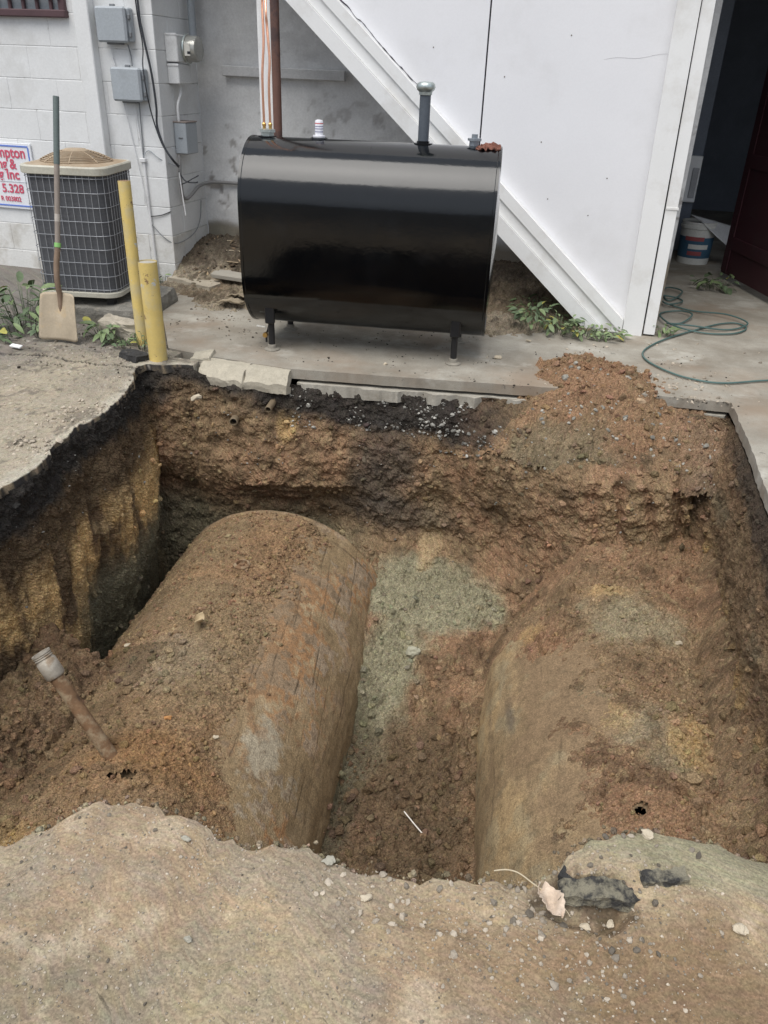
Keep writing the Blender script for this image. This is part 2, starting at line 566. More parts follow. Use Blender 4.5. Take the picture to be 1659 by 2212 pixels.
    # black layer under the paving
    lim = .15 + .07 * n1 + .05 * n2 + .03 * np.sin(S * 3.1) + .02 * wl_ - .05 * wr_ + .10 * wb_ * blob(X, D, -.75, .1, .55, .5, 0, .4)
    blk = (1 - sstep(lim - .05, lim + .04, D + .03 * n2 + .02 * n3)) * (1 - .65 * ws_) * (1 - .25 * wr_)
    blk = blk * (1 - .7 * blob(X, Y, -1.95, 3.9, .25, .25, .3 * n1) * sstep(.03, .1, D))
    c = mixc(c, BLACK * 1.3, np.clip(blk, 0, 1) * .95)
    c = mixc(c, BLACK * 2, wb_ * blob(X, D, -.95, .40, .20, .22, .5 * n1, .5) * .7)
    c = mixc(c, BLACK * 2, wb_ * blob(X, D, -.85, .70, .35, .10, .5 * n1, .5) * .6)
    me = np_mesh('pit_wall', P3(X, Y, Z).reshape(-1, 3), grid_faces(NR, nd, wrap=True)[:, ::-1], grain(c, .16), smooth=False)
    o = link('pit_wall', me, MSOIL)
    tag(o, kind='structure')
    return P3(X, Y, Z), c
PIT_P, PIT_C = build_pit_wall()

# ---- the two buried tanks (axis near end -> far end), radius
TR = .630
TA = dict(p=np.array((-1.365, 2.40, -1.335)), d=np.array((-.085, 1, 0.)), s0=-1.45, s1=1.235)
TB = dict(p=np.array((.540, 2.20, -1.345)), d=np.array((-.15, 1, 0.)), s0=-1.10, s1=1.15)
for T in (TA, TB):
    T['d'] = T['d'] / np.linalg.norm(T['d'])
    T['n'] = np.array((T['d'][1], -T['d'][0], 0.))
def tank_uv(T, x, y):
    rx, ry = x - T['p'][0], y - T['p'][1]
    return rx * T['n'][0] + ry * T['n'][1], rx * T['d'][0] + ry * T['d'][1]     # across, along
def tank_top(T, x, y, grow=0.):
    u, s = tank_uv(T, x, y)
    R = TR + grow
    z = T['p'][2] + np.sqrt(np.clip(R * R - u * u, 0, None))
    ok = (np.abs(u) < R) & (s > T['s0']) & (s < T['s1'])
    return np.where(ok, z, -9.), u, s

HOLES = [(TA, -1.255, 1.665, .018), (TA, -1.30, 1.640, .010), (TB, .442, 2.053, .014)]
def floor_height(X, Y):
    P = P3(X, Y)
    n1, n2 = fbm(P, 3, 4, 51), fbm(P, 10, 4, 52)
    n4 = fbm(P, 40, 3, 54)
    base = np.full_like(X, -1.36)
    base += .30 * sstep(2.3, 3.6, Y)                                   # trough climbs to the back
    base += .10 * sstep(2.0, 1.3, Y)
    # slump on the back-right side, over the far end of the right tank
    base = np.maximum(base, -.71 + .05 * sstep(3.3, 3.8, Y) - 1.4 * np.clip(.12 - X - .15 * (3.2 - Y), 0, 2) - .75 * np.clip(3.10 - Y, 0, 3))
    base = np.maximum(base, -.70 + .22 * sstep(.70, .95, X) - 1.2 * np.clip(.74 - X, 0, 9))   # fill along the right wall
    # bank on the left, around the fill pipe, falling into the hole beside the tank
    lb = -.74 + .30 * sstep(1.6, .95, Y) + .05 * n1 - .45 * np.clip(X + 1.80, 0, 3)
    lb = lb - 1.9 * np.clip(Y - 2.28 + .25 * np.clip(X + 1.9, -1, 1), 0, 9)
    base = np.maximum(base, np.where(X < -1.0, lb, -9))
    base = np.where((X < -1.75) & (Y > 2.45), np.minimum(base, -1.5), base)
    base = base + n1 * .035 + n2 * .018
    # soil lying on the tanks
    za, ua, sa = tank_top(TA, X, Y)
    th = .007 + .007 * n1 + .007 * n2 + .007 * n4 - .05 * sstep(.10, .62, ua + .10 * n1 + .10 * n2 - .10 * sstep(-.45, -.75, sa)) + .045 * sstep(-.40, -.95, sa) * sstep(.35, .1, ua) - .05 * sstep(1.16, 1.23, sa)
    for T, hx, hy, hr in HOLES:
        if T is TA:
            th = th - .2 * (1 - sstep(hr * .8, hr * 1.4, np.hypot(X - hx, Y - hy)))
    a = np.where(za > -5, za + th, -9)
    zb, ub, sb = tank_top(TB, X, Y)
    tb = .013 + .009 * n1 + .008 * n2 + .007 * n4 - .05 * sstep(-.12, -.62, ub + .10 * n1 + .09 * n2) + .05 * sstep(.75, 1.1, sb) + .06 * sstep(.1, .5, ub)
    tb = tb - .012 * sstep(.0, -.3, ub)
    tb = tb - .02 * sstep(-.30, -.55, sb) * sstep(.05, -.25, ub + .1 * n1)
    for T, hx, hy, hr in HOLES:
        if T is TB:
            tb = tb - .25 * (1 - sstep(hr * .8, hr * 1.8, np.hypot(X - hx, Y - hy)))
    b = np.where(zb > -5, zb + tb, -9)
    z = np.maximum(base, np.maximum(a, b))
    on_tank = (np.maximum(a, b) > base)
    return z, on_tank, n1, n2, (ua, sa), (ub, sb)

def build_pit_floor():
    xs = np.arange(-2.35, 1.10, .0070)
    ys = np.arange(.82, 4.10, .0070)
    X, Y = np.meshgrid(xs, ys, indexing='ij')
    Z, ont, n1, n2, (ua, sa), (ub, sb) = floor_height(X, Y)
    rough = np.where(ont, .22, 1.0)
    cr = crumbs(X, Y, 16, .45, 61, .3, .75) * rough * .9 + crumbs(X + 3, Y, 36, .6, 65) * 1.0 * (.1 + .9 * rough) + crumbs(X, Y + 5, 75, .65, 69) * (.5 + .6 * rough)
    patch = sstep(-.35, .25, fbm(P3(X, Y), 4, 3, 71))
    Z = Z + cr * (.45 + .55 * patch) + (rng.random(X.shape) - .5) * .0065
    n3 = fbm(P3(X, Y), 26, 3, 53)
    c = mixc(BROWN, RED, sstep(-.3, .5, n1))
    c = mixc(c, DBROWN, sstep(.05, .45, n2) * .55)
    c = mixc(c, TAN, sstep(.2, .5, n3) * .6)
    # trough: grey-green clay on the left and at the back, red soil on the right, dark lumps in front
    cl = np.maximum(blob(X, Y, -.56, 3.55, .42, .30, .35 * n2 + .2 * n1, .22), blob(X, Y, -.72 + .12 * (Y - 2.9), 2.90, .17, .62, .4 * n2 + .2 * n1, .3))
    c = mixc(c, CLAY, cl * np.where(ont & (ub > -.5) & (sb < .9), 0, 1))
    c = mixc(c, CLAY * .55, blob(X, Y, -.72, 2.25, .10, .65, .3 * n2, .3) * np.where(ont, 0, .85))
    c = mixc(c, DBROWN * 1.2, blob(X, Y, -.42, 2.25, .30, .60, .35 * n1, .4) * np.where(ont, 0, .7))
    # right tank: pale clay patches
    for cx, cy, rx, ry, a in ((.42, 3.12, .17, .13, .9), (.10, 2.0, .16, .28, .55), (.45, 2.45, .12, .10, .75), (.22, 2.62, .09, .06, .6), (-.02, 1.75, .16, .2, .5), (.52, 2.30, .10, .08, .55)):
        c = mixc(c, CLAY * 1.05, blob(X, Y, cx, cy, rx, ry, .8 * n2 + .5 * n3, .55) * a * .65)
    for cx, cy, rx, ry, a in ((.62, 2.42, .07, .11, .8), (.30, 3.30, .10, .05, .7), (-.06, 2.85, .05, .07, .8), (-.02, 3.10, .05, .05, .7), (.36, 2.50, .07, .07, .5)):
        c = mixc(c, OCHRE * .95, blob(X, Y, cx, cy, rx, ry, .8 * n2 + .5 * n3, .4) * a * .65)
    # left tank: rusty, sandy soil
    la = ont & (sa < 1.25) & (np.abs(ua) < .62)
    c = np.where(la[..., None], mixc(mixc(c, TAN * .85, .40), RUST * .95, sstep(-.1, .5, n1 + .3 * n3) * .28), c)
    c = mixc(c, SAND * .85, blob(X, Y, -1.48, 2.30, .22, .16, .4 * n2, .5) * np.where(la, .5, 0))
    c = mixc(c, RUST, blob(X, Y, -1.22, 1.78, .20, .12, .4 * n2, .4) * np.where(la, .6, 0))
    c = mixc(c, OCHRE * .8, blob(X, Y, -1.56, 1.32, .14, .10, .4 * n2, .4) * .7)
    c = mixc(c, DBROWN, (X < -1.5) * (Y < 2.4) * sstep(-.3, .3, n1) * .55)
    keep = ~(((np.abs(ua) < .5) & (Z < tank_top(TA, X, Y)[0] - .035)) | ((np.abs(ub) < .5) & (Z < tank_top(TB, X, Y)[0] - .035)))
    me = np_mesh('pit_floor', P3(X, Y, Z).reshape(-1, 3), grid_faces(len(xs), len(ys), mask=keep), grain(c, .16), smooth=False)
    tag(link('pit_floor', me, MSOIL), kind='structure')
    return xs, ys, Z, c
FX, FY, FZ, FC = build_pit_floor()
def floor_at(x, y):
    i = np.clip(np.searchsorted(FX, x) - 1, 0, len(FX) - 1)
    j = np.clip(np.searchsorted(FY, y) - 1, 0, len(FY) - 1)
    return FZ[i, j], FC[i, j]

def build_buried_tank(T, name, label, left):
    ns, nt = (330, 560) if left else (270, 330)
    s = np.linspace(T['s0'], T['s1'], ns)
    th = np.linspace(-.20 * PI, .80 * PI, nt) if left else np.linspace(.20 * PI, 1.22 * PI, nt)            # angle from the right-hand side over the top to the left
    S, A = np.meshgrid(s, th, indexing='ij')
    P2 = P3(S, A * TR)
    n1, n2, n3 = fbm(P2, 3, 4, 81 + left), fbm(P2, 11, 4, 82 + left), fbm(P2, 34, 3, 83 + left)
    streak = fbm(P2 * np.array([.12, 1, 1]), 22, 4, 84)
    dr = n1 * .010 + n2 * .0035 + n3 * .0015
    R = TR + dr
    # long gouges from the bucket teeth
    gouge = np.zeros_like(S)
    gr = np.random.default_rng(77)
    for k in range(46 if left else 8):
        a0 = gr.uniform(.10, .40) if left else gr.uniform(.66, .92)
        sc = gr.uniform(-.5, 1.1)
        ln = .06 + .34 * gr.random() ** 2
        wd = gr.uniform(.0018, .0036)
        sl = gr.uniform(.02, .10) * (1 if left else -1)
        al = gr.uniform(.25, .85)
        ac = (a0 + sl * (S - sc) + .03 * (S - sc) ** 2) * PI
        g = np.exp(-(((A - ac) * TR) / wd) ** 2) * sstep(sc - ln, sc - ln * .5, S) * (1 - sstep(sc + ln * .3, sc + ln, S)) * al
        gouge = np.maximum(gouge, g)
    R = R - gouge * .0022
    if left:                                              # weld ring near the far head
        R = R + .006 * np.exp(-((S - T['s1'] + .03) / .012) ** 2)
    if left:
        seam = np.exp(-((S - T['s1'] + .115 - .01 * n1) / .0045) ** 2) * sstep(-.05 * PI, .1 * PI, A) * (1 - sstep(.34 * PI, .42 * PI, A))
        gouge = np.maximum(gouge, seam)
        R = R - seam * .003
    R = R * np.where(S > T['s1'] - .02, 1 - .6 * ((S - T['s1'] + .02) / .02) ** 2 * .05, 1)
    pos = T['p'] + S[..., None] * T['d'] + (np.cos(A) * R)[..., None] * T['n'] + (np.sin(A) * R)[..., None] * np.array((0, 0, 1.))
    base = mixc(np.array((.25, .178, .098)), np.array((.33, .245, .145)), sstep(-.3, .4, n1 + .5 * streak))
    if left:
        up = sstep(.08 * PI, .22 * PI, A + .12 * n1)
        c = mixc(base, RUST * np.array((1.35, 1.15, 1.0)), sstep(-.15, .35, n1 + .6 * n2 + .7 * n3) * up * .85)
        c = mixc(c, np.array((.36, .320, .245)), sstep(.12, .36, n2 + .3 * n1 + .7 * n3) * up * .7)
        c = mixc(c, np.array((.35, .305, .225)), blob(S, A, -.38, .28 * PI, .13, .10, .9 * n2 + .7 * n3, .4) * .8)
        c = mixc(c, TAN, (1 - up) * sstep(-.2, .3, streak) * .4)
        c = mixc(c, CLAY * .9, sstep(.75 * PI, .95 * PI, A) * .9)
        c = mixc(c, BROWN, sstep(.20, .48, A / PI + .16 * n1 + .18 * n2 + .16 * n3) * .85)
    else:
        c = mixc(base, OCHRE * .8, sstep(-.1, .4, n1 + .6 * streak) * .45)
        c = mixc(c, CLAY, sstep(.1, .45, n2 + .5 * n1) * .35)
        c = mixc(c, np.array((.07, .06, .055)), blob(S - (A - .8 * PI) * .5, A, .52, .80 * PI, .09, .05, .5 * n2 + .4 * n3, .4) * .6)
    if not left:
        c = mixc(c, BROWN, sstep(.84, .64, A / PI + .14 * n1 + .14 * n2 + .10 * n3) * .85)
    c = mixc(c, DBROWN * .45, np.clip(gouge * (.9 + .8 * n2 + .6 * n3), 0, 1) * .9)
    c = mixc(c, DBROWN, sstep(.25, .5, n3) * .35)
    mask = np.ones_like(S, bool)
    for T2, hx, hy, hr in HOLES:
        if T2 is T:
            d = np.hypot(pos[..., 0] - hx, pos[..., 1] - hy)
            mask &= ~((d + .25 * hr * n3 * 2 < hr) & (A > 0) & (A < PI))
            c = mixc(c, DBROWN * .4, 1 - sstep(hr, hr * 1.6, d))
    root = empty(name, tuple(T['p'] + np.array((0, 0, -TR))), 0, label, 'buried tank', 'buried tanks in the pit')
    off = np.array(root.location)
    sh = link('shell', np_mesh('shell', (pos - off).reshape(-1, 3), grid_faces(ns, nt, mask=mask), c.reshape(-1, 3)), MSTEEL_OLD, root)
    a0 = np.linspace(.78 * PI, 1.82 * PI, 20) if left else np.linspace(1.20 * PI, 2.22 * PI, 20)
    S2, A2 = np.meshgrid(np.linspace(T['s0'], T['s1'] - .01, 16), a0, indexing='ij')
    p2 = T['p'] + S2[..., None] * T['d'] + (np.cos(A2) * TR * .985)[..., None] * T['n'] + (np.sin(A2) * TR * .985)[..., None] * np.array((0, 0, 1.))
    link('lower_shell', np_mesh('lower_shell', (p2 - off).reshape(-1, 3), grid_faces(16, 20), np.full((p2.size // 3, 3), .06)), MSTEEL_OLD, root)
    # far head: shallow dish
    nr, na = 26, 120
    rr = np.linspace(0, 1, nr)
    aa = np.linspace(0, 2 * PI, na, endpoint=False)
    Rg, Ag = np.meshgrid(rr, aa, indexing='ij')
    h = .045 * (1 - Rg ** 2)
    hp = T['p'] + (T['s1'] - .012 + h)[..., None] * T['d'] + (np.cos(Ag) * Rg * TR * .995)[..., None] * T['n'] + (np.sin(Ag) * Rg * TR * .995)[..., None] * np.array((0, 0, 1.))
    hc = mixc(CLAY * .8, RUST * .7, sstep(-.3, .4, fbm(hp, 6, 4, 95)))
    fw = grid_faces(nr, na)
    last = np.stack([np.arange(nr - 1) * na + na - 1, (np.arange(nr - 1) + 1) * na + na - 1, (np.arange(nr - 1) + 1) * na, np.arange(nr - 1) * na], -1)
    link('end_plate', np_mesh('end_plate', (hp - off).reshape(-1, 3), np.concatenate([fw, last]), hc.reshape(-1, 3)), MSTEEL_OLD, root)
    return root
tankA = build_buried_tank(TA, 'buried_tank', 'rust-brown buried steel tank with long gouges, exposed on the left side of the pit', True)
tankB = build_buried_tank(TB, 'buried_tank', 'soil-covered buried steel tank with a bare tan flank, on the right side of the pit', False)

# ------------------------------------------------------------------ ground round the pit
SLAB = [(-2.30, 4.06), (-2.10, 4.02), (-1.93, 4.00), (-1.72, 3.97), (-1.50, 3.955), (-.892, 4.031), (-.299, 4.113), (.35, 4.205), (.817, 4.233), (.835, 3.684), (.836, 3.157), (.84, 1.36), (9, 1.36), (9, 13), (-2.95, 13), (-2.95, 5.2), (-2.62, 4.6)]
def in_poly(x, y, poly):
    ins = np.zeros(np.shape(x), bool)
    n = len(poly)
    for i in range(n):
        x0, y0 = poly[i]
        x1, y1 = poly[(i + 1) % n]
        if y0 == y1: continue
        c = ((y0 > y) != (y1 > y)) & (x < (x1 - x0) * (y - y0) / (y1 - y0) + x0)
        ins ^= c
    return ins

def fg_height(X, Y):
    """old paving between the camera and the pit"""
    P = P3(X, Y)
    z = fbm(P, 1.6, 3, 101) * .008 + fbm(P, 7, 4, 102) * .002 + fbm(P, 2, 3, 111) * .010
    z = z + .055 * blob(X, Y, .34, 1.20, .26, .13, .3 * fbm(P, 6, 3, 103), .6)      # lifted lump at the right of the edge
    z = z + .02 * blob(X, Y, -.80, .98, .16, .12, .2 * fbm(P, 6, 3, 104), .6)
    z = z - .030 * blob(X, Y, .19, 1.085, .10, .040, .5 * fbm(P, 14, 3, 105), .3)    # broken out hollow
    z = z - .012 * blob(X, Y, -.12, 1.00, .12, .05, .5 * fbm(P, 12, 3, 106), .25)
    return z

def build_ground():
    ctr = np.array((-.60, 2.40))
    near = np.linspace(0, 1, 115) ** 1.25 * .62
    far = np.geomspace(.66, 60, 46)
    ks = np.concatenate([[0., 0.0015], near[1:], far])
    nk = len(ks)
    E = rim_edge[::2]
    rel = E - ctr
    X = E[:, None, 0] + rel[:, None, 0] * ks
    Y = E[:, None, 1] + rel[:, None, 1] * ks
    # let the outer rings forget the ragged edge
    P = P3(X, Y)
    Z = np.where(Y < 2, fg_height(X, Y) * sstep(2.0, 1.7, Y), fbm(P, 2, 3, 111) * .006 * sstep(2.0, 2.3, Y))
    grit = crumbs(X, Y, 60, .02, 121, .25, .6) * .7 + crumbs(X + 4, Y, 130, .12, 125, .3, .6) * .45
    Z = Z + grit * sstep(.002, .01, ks[None]) * (Y < 2.6) + crumbs(X + 2, Y, 40, .25, 129, .2, .6) * .6 * (Y >= 2.6) * (ks < 1.5)
    Z = np.where(Y > 2.6, Z - .012, Z)
    Z = np.where(ks[None] > 2.5, -.02, Z)
    lip = np.array([-.045, -.012, -.004] + [0] * (nk - 3))
    Z = Z + lip[None] * (1 + .4 * fbm(P, 20, 2, 112))
    slab_in = in_poly(X, Y, [(a, b) for a, b in SLAB])
    Z = np.where(slab_in | ((Y > 3.80) & (X > -2.04)) | ((Y > 3.95) & (X > -2.2)), -.17, Z)
    Z = np.where((X > .80) & (Y > 1.2), np.minimum(Z, -.16 + .16 * sstep(1.45, 1.3, Y)), Z)
    n0, n1, n2, n3 = fbm(P, .9, 3, 131), fbm(P, 3, 4, 132), fbm(P, 10, 4, 133), fbm(P, 40, 3, 134)
    c = mixc(SAND, GREY, sstep(-.25, .35, n1))
    c = mixc(c, SAND * np.array((1.12, 1.08, .96)), sstep(.1, .5, n2) * .6)
    c = mixc(c, BROWN * 1.5, sstep(.0, .4, n1 * .7 + n2 * .6) * .5)
    front = Y < 2
    c = mixc(c, BROWN * .9, np.where(front, blob(X, Y, .46, .90, .36, .20, .6 * n2 + .4 * n1, .5) * .95, 0))
    c = mixc(c, DBROWN, np.where(front, blob(X, Y, .52, .70, .22, .12, .6 * n2 + .4 * n1, .6) * .8, 0))
    c = mixc(c, DBROWN * .7, np.where(front, blob(X, Y, .60, .62, .10, .10, .6 * n2, .6) * .8, 0))
    c = mixc(c, BROWN * 1.2, np.where(front, blob(X, Y, -.05, .95, .15, .10, .7 * n2, .5) * .6, 0))
    c = mixc(c, CLAY * .95, np.where(front, blob(X, Y, .36, 1.235, .28, .075, .4 * n2, .3) * .9, 0))
    c = mixc(c, DBROWN * .7, np.where(front, blob(X, Y, .19, 1.095, .10, .028, .8 * n2 + .9 * n3, .3) * .7, 0))
    c = mixc(c, BLACK * 2, np.where(front, blob(X, Y, .33, 1.165, .06, .02, .8 * n2 + .6 * n3, .3) * .0, 0))
    c = mixc(c, CLAY * .8, np.where(front, blob(X, Y, -.62, .70, .3, .14, .6 * n1, .6) * .25, 0))
    c = mixc(c, np.array((.10, .105, .085)), np.where(front, blob(X, Y, -.74, .68, .16, .10, .7 * n2 + .5 * n3, .5) * .25, 0))
    c = mixc(c, np.array((.50, .46, .38)), np.where(front, sstep(.35, .6, n2 + .3 * n1) * .25, 0))
    # left: dusty asphalt, darker towards the building
    c = mixc(c, np.array((.330, .290, .222)), np.where(front, 0, .8))
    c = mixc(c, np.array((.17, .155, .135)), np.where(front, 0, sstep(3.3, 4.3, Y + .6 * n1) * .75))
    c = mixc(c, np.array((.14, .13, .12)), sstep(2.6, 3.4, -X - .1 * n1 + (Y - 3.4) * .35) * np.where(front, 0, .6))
    c = mixc(c, np.array((.42, .385, .31)), np.where(front, 0, (1 - sstep(.0, .06, ks[None] + .03 * n2)) * .8))
    c = mixc(c, BLACK * 2.5, np.where(front, 0, sstep(.30, .42, n2 + .35 * n3) * .5))
    crack = np.abs(Y - 3.70 - .10 * fbm(P3(X, 0), 2.5, 4, 135) + .05 * (X + 2.8)) < (.006 + .006 * n2)
    crack = crack & (X < -2.25) & (X > -4.5)
    c = np.where(crack[..., None], BLACK * 1.6, c)
    Z = np.where(crack, Z - .010, Z)
    c = mixc(c, np.array((.088, .085, .080)), sstep(1.0, 2.2, ks)[None] * np.where(Y < 3, 1, .4))  # far ground out of view, darkened so the oil tank reflects dark
    c = np.where((ks[None] < .001)[..., None], mixc(BLACK * 1.5, SAND * .5, sstep(-.1, .5, n2 + n3)), c)
    c = np.where(((ks[None] > .001) & (ks[None] < .002) & ~front)[..., None], mixc(BLACK * 2, SAND, sstep(-.1, .5, n3)), c)
    sp = rng.random(X.shape)
    c = mixc(c, np.array((.62, .58, .50)), (sp > .993) * (ks[None] < 3) * .5 * (Y > 2))
    c = mixc(c, DBROWN, (sp < .010) * (ks[None] < 3) * .6 * (Y > 2))
    Z = Z + (rng.random(X.shape) - .5) * .0012 * (ks[None] < 2) * (ks[None] > .002)
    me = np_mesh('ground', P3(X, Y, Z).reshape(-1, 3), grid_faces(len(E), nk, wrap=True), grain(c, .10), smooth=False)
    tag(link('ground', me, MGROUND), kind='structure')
build_ground()

# concrete apron: upper slab with a sawn edge, an older slab under its lip
MCONC = M('concrete', (.35, .325, .275), .9, var=.18, vscale=5, fine=.2, fscale=180, bump=.4, bdist=.003, bscale=200,
          dirt=[((.20, .17, .13), .40, .66, 2.2, .85), ((.56, .54, .48), .55, .70, 3.1, .6), ((.27, .20, .14), .52, .70, 1.3, .7), ((.06, .055, .05), .64, .72, 22, .7)])
MCONC2 = M('old_concrete', (.40, .375, .32), .9, var=.15, vscale=8, fine=.15, bump=.5, bdist=.004, bscale=120, dirt=[((.2, .17, .13), .5, .7, 6, .6)])
def slab_poly(poly, inset, jag, dens, seed):
    out = []
    for i in range(len(poly)):
        a, b = np.array(poly[i]), np.array(poly[(i + 1) % len(poly)])
        ln = np.linalg.norm(b - a)
        m = max(1, int(ln / dens)) if i < 11 else 1
        for k in range(m):
            q = a + (b - a) * k / m
            t = (b - a) / ln
            nn = np.array((-t[1], t[0]))
            j = float(fbm(P3(np.array(q[0]), np.array(q[1])), 30, 3, seed)) * jag if i < 11 else 0
            q = q + nn * ((inset if i < 11 else 0) + j)
            out.append((q[0], q[1]))
    return out
def slab(name, poly, z0, z1, mat):
    mb = MB()
    mb.prism([(x, y, z0) for x, y in poly], (0, 0, 1), z1 - z0)
    return tag(mb.build(name, mat), kind='structure')
slab('concrete_slab', slab_poly(SLAB, 0, .006, .035, 5), -.055, 0, MCONC)
low = [(-1.47, 3.945), (-.892, 4.005), (-.299, 4.09), (.35, 4.19), (.80, 4.225), (.83, 4.3), (.83, 5), (-1.47, 5)]
mb = MB()
lp = []
for i, (a, b) in enumerate(zip(low, low[1:] + low[:1])):
    m = 40 if i < 4 else 1
    for k in range(m):
        x, y = a[0] + (b[0] - a[0]) * k / m, a[1] + (b[1] - a[1]) * k / m
        if i < 4: y += float(fbm(P3(np.array(x), np.array(y)), 14, 4, 77)) * .035
        lp.append((x, y, -.135))
mb.prism(lp, (0, 0, 1), .062)
tag(mb.build('lower_concrete_slab', MCONC2), kind='structure')

# dirt in the recess behind the oil tank
def build_dirt():
    xs, ys = np.arange(-3.02, .30, .011), np.arange(4.55, 6.16, .011)
    X, Y = np.meshgrid(xs, ys, indexing='ij')
    P = P3(X, Y)
    n1, n2, n3 = fbm(P, 2.5, 4, 141), fbm(P, 9, 4, 142), fbm(P, 30, 3, 143)
    Z = -.035 + .07 * sstep(4.8, 5.3, Y + .25 * n1) + .20 * sstep(5.35, 6.1, Y) + n2 * .02 + n1 * .015
    Z = Z - .06 * sstep(-.5, -.2, X) * sstep(5.6, 5.0, Y) - .05 * sstep(-2.5, -2.9, X) * sstep(5.5, 5.0, Y)
    Z = Z + crumbs(X, Y, 28, .4, 145) * .9 + crumbs(X + 2, Y, 60, .5, 149)
    c = mixc(np.array((.20, .155, .105)), np.array((.29, .245, .18)), sstep(-.3, .4, n1))
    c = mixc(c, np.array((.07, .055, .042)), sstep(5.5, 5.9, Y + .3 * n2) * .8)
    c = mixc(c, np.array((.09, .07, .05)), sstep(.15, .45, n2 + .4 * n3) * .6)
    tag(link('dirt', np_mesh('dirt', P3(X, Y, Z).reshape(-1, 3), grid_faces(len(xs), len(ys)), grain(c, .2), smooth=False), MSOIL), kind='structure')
build_dirt()

# spoil spilled over the slab edge
def build_spoil():
    xs, ys = np.arange(-.62, .84, .0075), np.arange(3.55, 4.85, .0075)
    X, Y = np.meshgrid(xs, ys, indexing='ij')
    P = P3(X, Y)
    n1, n2, n3 = fbm(P, 3, 4, 151), fbm(P, 10, 4, 152), fbm(P, 30, 3, 153)
    prof = np.interp(Y, [3.55, 3.68, 3.77, 3.86, 4.0, 4.15, 4.30, 4.48, 4.66, 4.85], [-1.2, -.85, -.40, -.25, -.12, -.005, .052, .042, .002, -.06])
    side = np.interp(X, [-.62, -.40, -.22, -.02, .12, .32, .50, .84], [-.35, -.18, -.05, .012, .018, -.010, -.075, -.13])
    side = side * np.interp(Y, [3.6, 3.95, 4.2], [.45, .75, 1.])
    Z = prof + side + n1 * .03 + n2 * .014 + crumbs(X, Y, 22, .15, 155, .3, .8) * .8 + crumbs(X + 1, Y, 48, .4, 159) * .9 + crumbs(X, Y + 3, 80, .6, 163) + (rng.random(X.shape) - .5) * .008
    c = mixc(RED, BROWN, sstep(-.3, .4, n1))
    c = mixc(c, RED * 1.15, sstep(.1, .4, n2) * .6)
    c = mixc(c, DBROWN * 1.3, sstep(4.0, 3.75, Y + .2 * n1) * .5)
    c = mixc(c, GREY * .7, sstep(.45, .8, X + .3 * n1) * .45)
    c = mixc(c, CLAY * .7, blob(X, Y, .0, 3.85, .3, .12, .5 * n2, .4) * .45)
    tag(link('spoil_heap', np_mesh('spoil_heap', P3(X, Y, Z).reshape(-1, 3), grid_faces(len(xs), len(ys), mask=Z > -.37 + .10 * n1), grain(c, .18), smooth=False), MSOIL), kind='structure')
    return xs, ys, Z, c
SX, SY, SZ, SC = build_spoil()
# ------------------------------------------------------------------ loose clods, chips and pebbles
def ico(sub):
    t = (1 + 5 ** .5) / 2
    v = [(-1, t, 0), (1, t, 0), (-1, -t, 0), (1, -t, 0), (0, -1, t), (0, 1, t), (0, -1, -t), (0, 1, -t), (t, 0, -1), (t, 0, 1), (-t, 0, -1), (-t, 0, 1)]
    f = [(0, 11, 5), (0, 5, 1), (0, 1, 7), (0, 7, 10), (0, 10, 11), (1, 5, 9), (5, 11, 4), (11, 10, 2), (10, 7, 6), (7, 1, 8), (3, 9, 4), (3, 4, 2), (3, 2, 6), (3, 6, 8), (3, 8, 9), (4, 9, 5), (2, 4, 11), (6, 2, 10), (8, 6, 7), (9, 8, 1)]
    v = [np.array(p) / np.linalg.norm(p) for p in v]
    for _ in range(sub):
        cache, nf = {}, []
        def midp(a, b):
            k = (min(a, b), max(a, b))
            if k not in cache:
                m = v[a] + v[b]
                v.append(m / np.linalg.norm(m))
                cache[k] = len(v) - 1
            return cache[k]
        for a, b, c in f:
            x, y, z = midp(a, b), midp(b, c), midp(c, a)
            nf += [(a, x, z), (b, y, x), (c, z, y), (x, y, z)]
        f = nf
    return np.array(v), np.array(f)
def rock_variants(sub, n, amp, seed):
    V, F = ico(sub)
    out = []
    for k in range(n):
        d = 1 + amp * fbm(V + k * 3.7, 1.3, 3, seed + k) * 1.6
        q = V * d[:, None]
        # a couple of broken flat faces
        for j in range(3):
            a = rng.normal(size=3)
            a /= np.linalg.norm(a)
            h = q @ a
            lim = .55 + .25 * rng.random()
            q = q - np.clip(h - lim, 0, None)[:, None] * a * .9
        out.append(q)
    return out, F
def scatter(name, pos, size, cols, mat, sub=0, flat=.75, amp=.35, seed=1, label=None, sink=.25, parent=None):
    n = len(pos)
    Vs, F = rock_variants(sub, 12, amp, seed)
    Vs = np.array(Vs)
    k = rng.integers(0, 12, n)
    ang = rng.random(n) * 2 * PI
    sc = size[:, None] * (np.array([1, 1, flat]) * (.7 + .6 * rng.random((n, 3))))
    v = Vs[k] * sc[:, None, :]
    ca, sa = np.cos(ang)[:, None], np.sin(ang)[:, None]
    x = v[..., 0] * ca - v[..., 1] * sa
    y = v[..., 0] * sa + v[..., 1] * ca
    tl = (rng.random(n)[:, None] - .5) * .9
    z = v[..., 2] + x * tl
    V = np.stack([x, y, z], -1) + pos[:, None, :] + np.array([0, 0, 1]) * (size * flat * (1 - 2 * sink))[:, None, None] * .5
    m = Vs.shape[1]
    FF = F[None] + (np.arange(n) * m)[:, None, None]
    C = np.repeat(cols[:, None, :], m, 1)
    o = link(name, np_mesh(name, V.reshape(-1, 3), FF.reshape(-1, 3), C.reshape(-1, 3), smooth=False), mat, parent)
    tag(o, label, None, None, 'stuff')
    return o
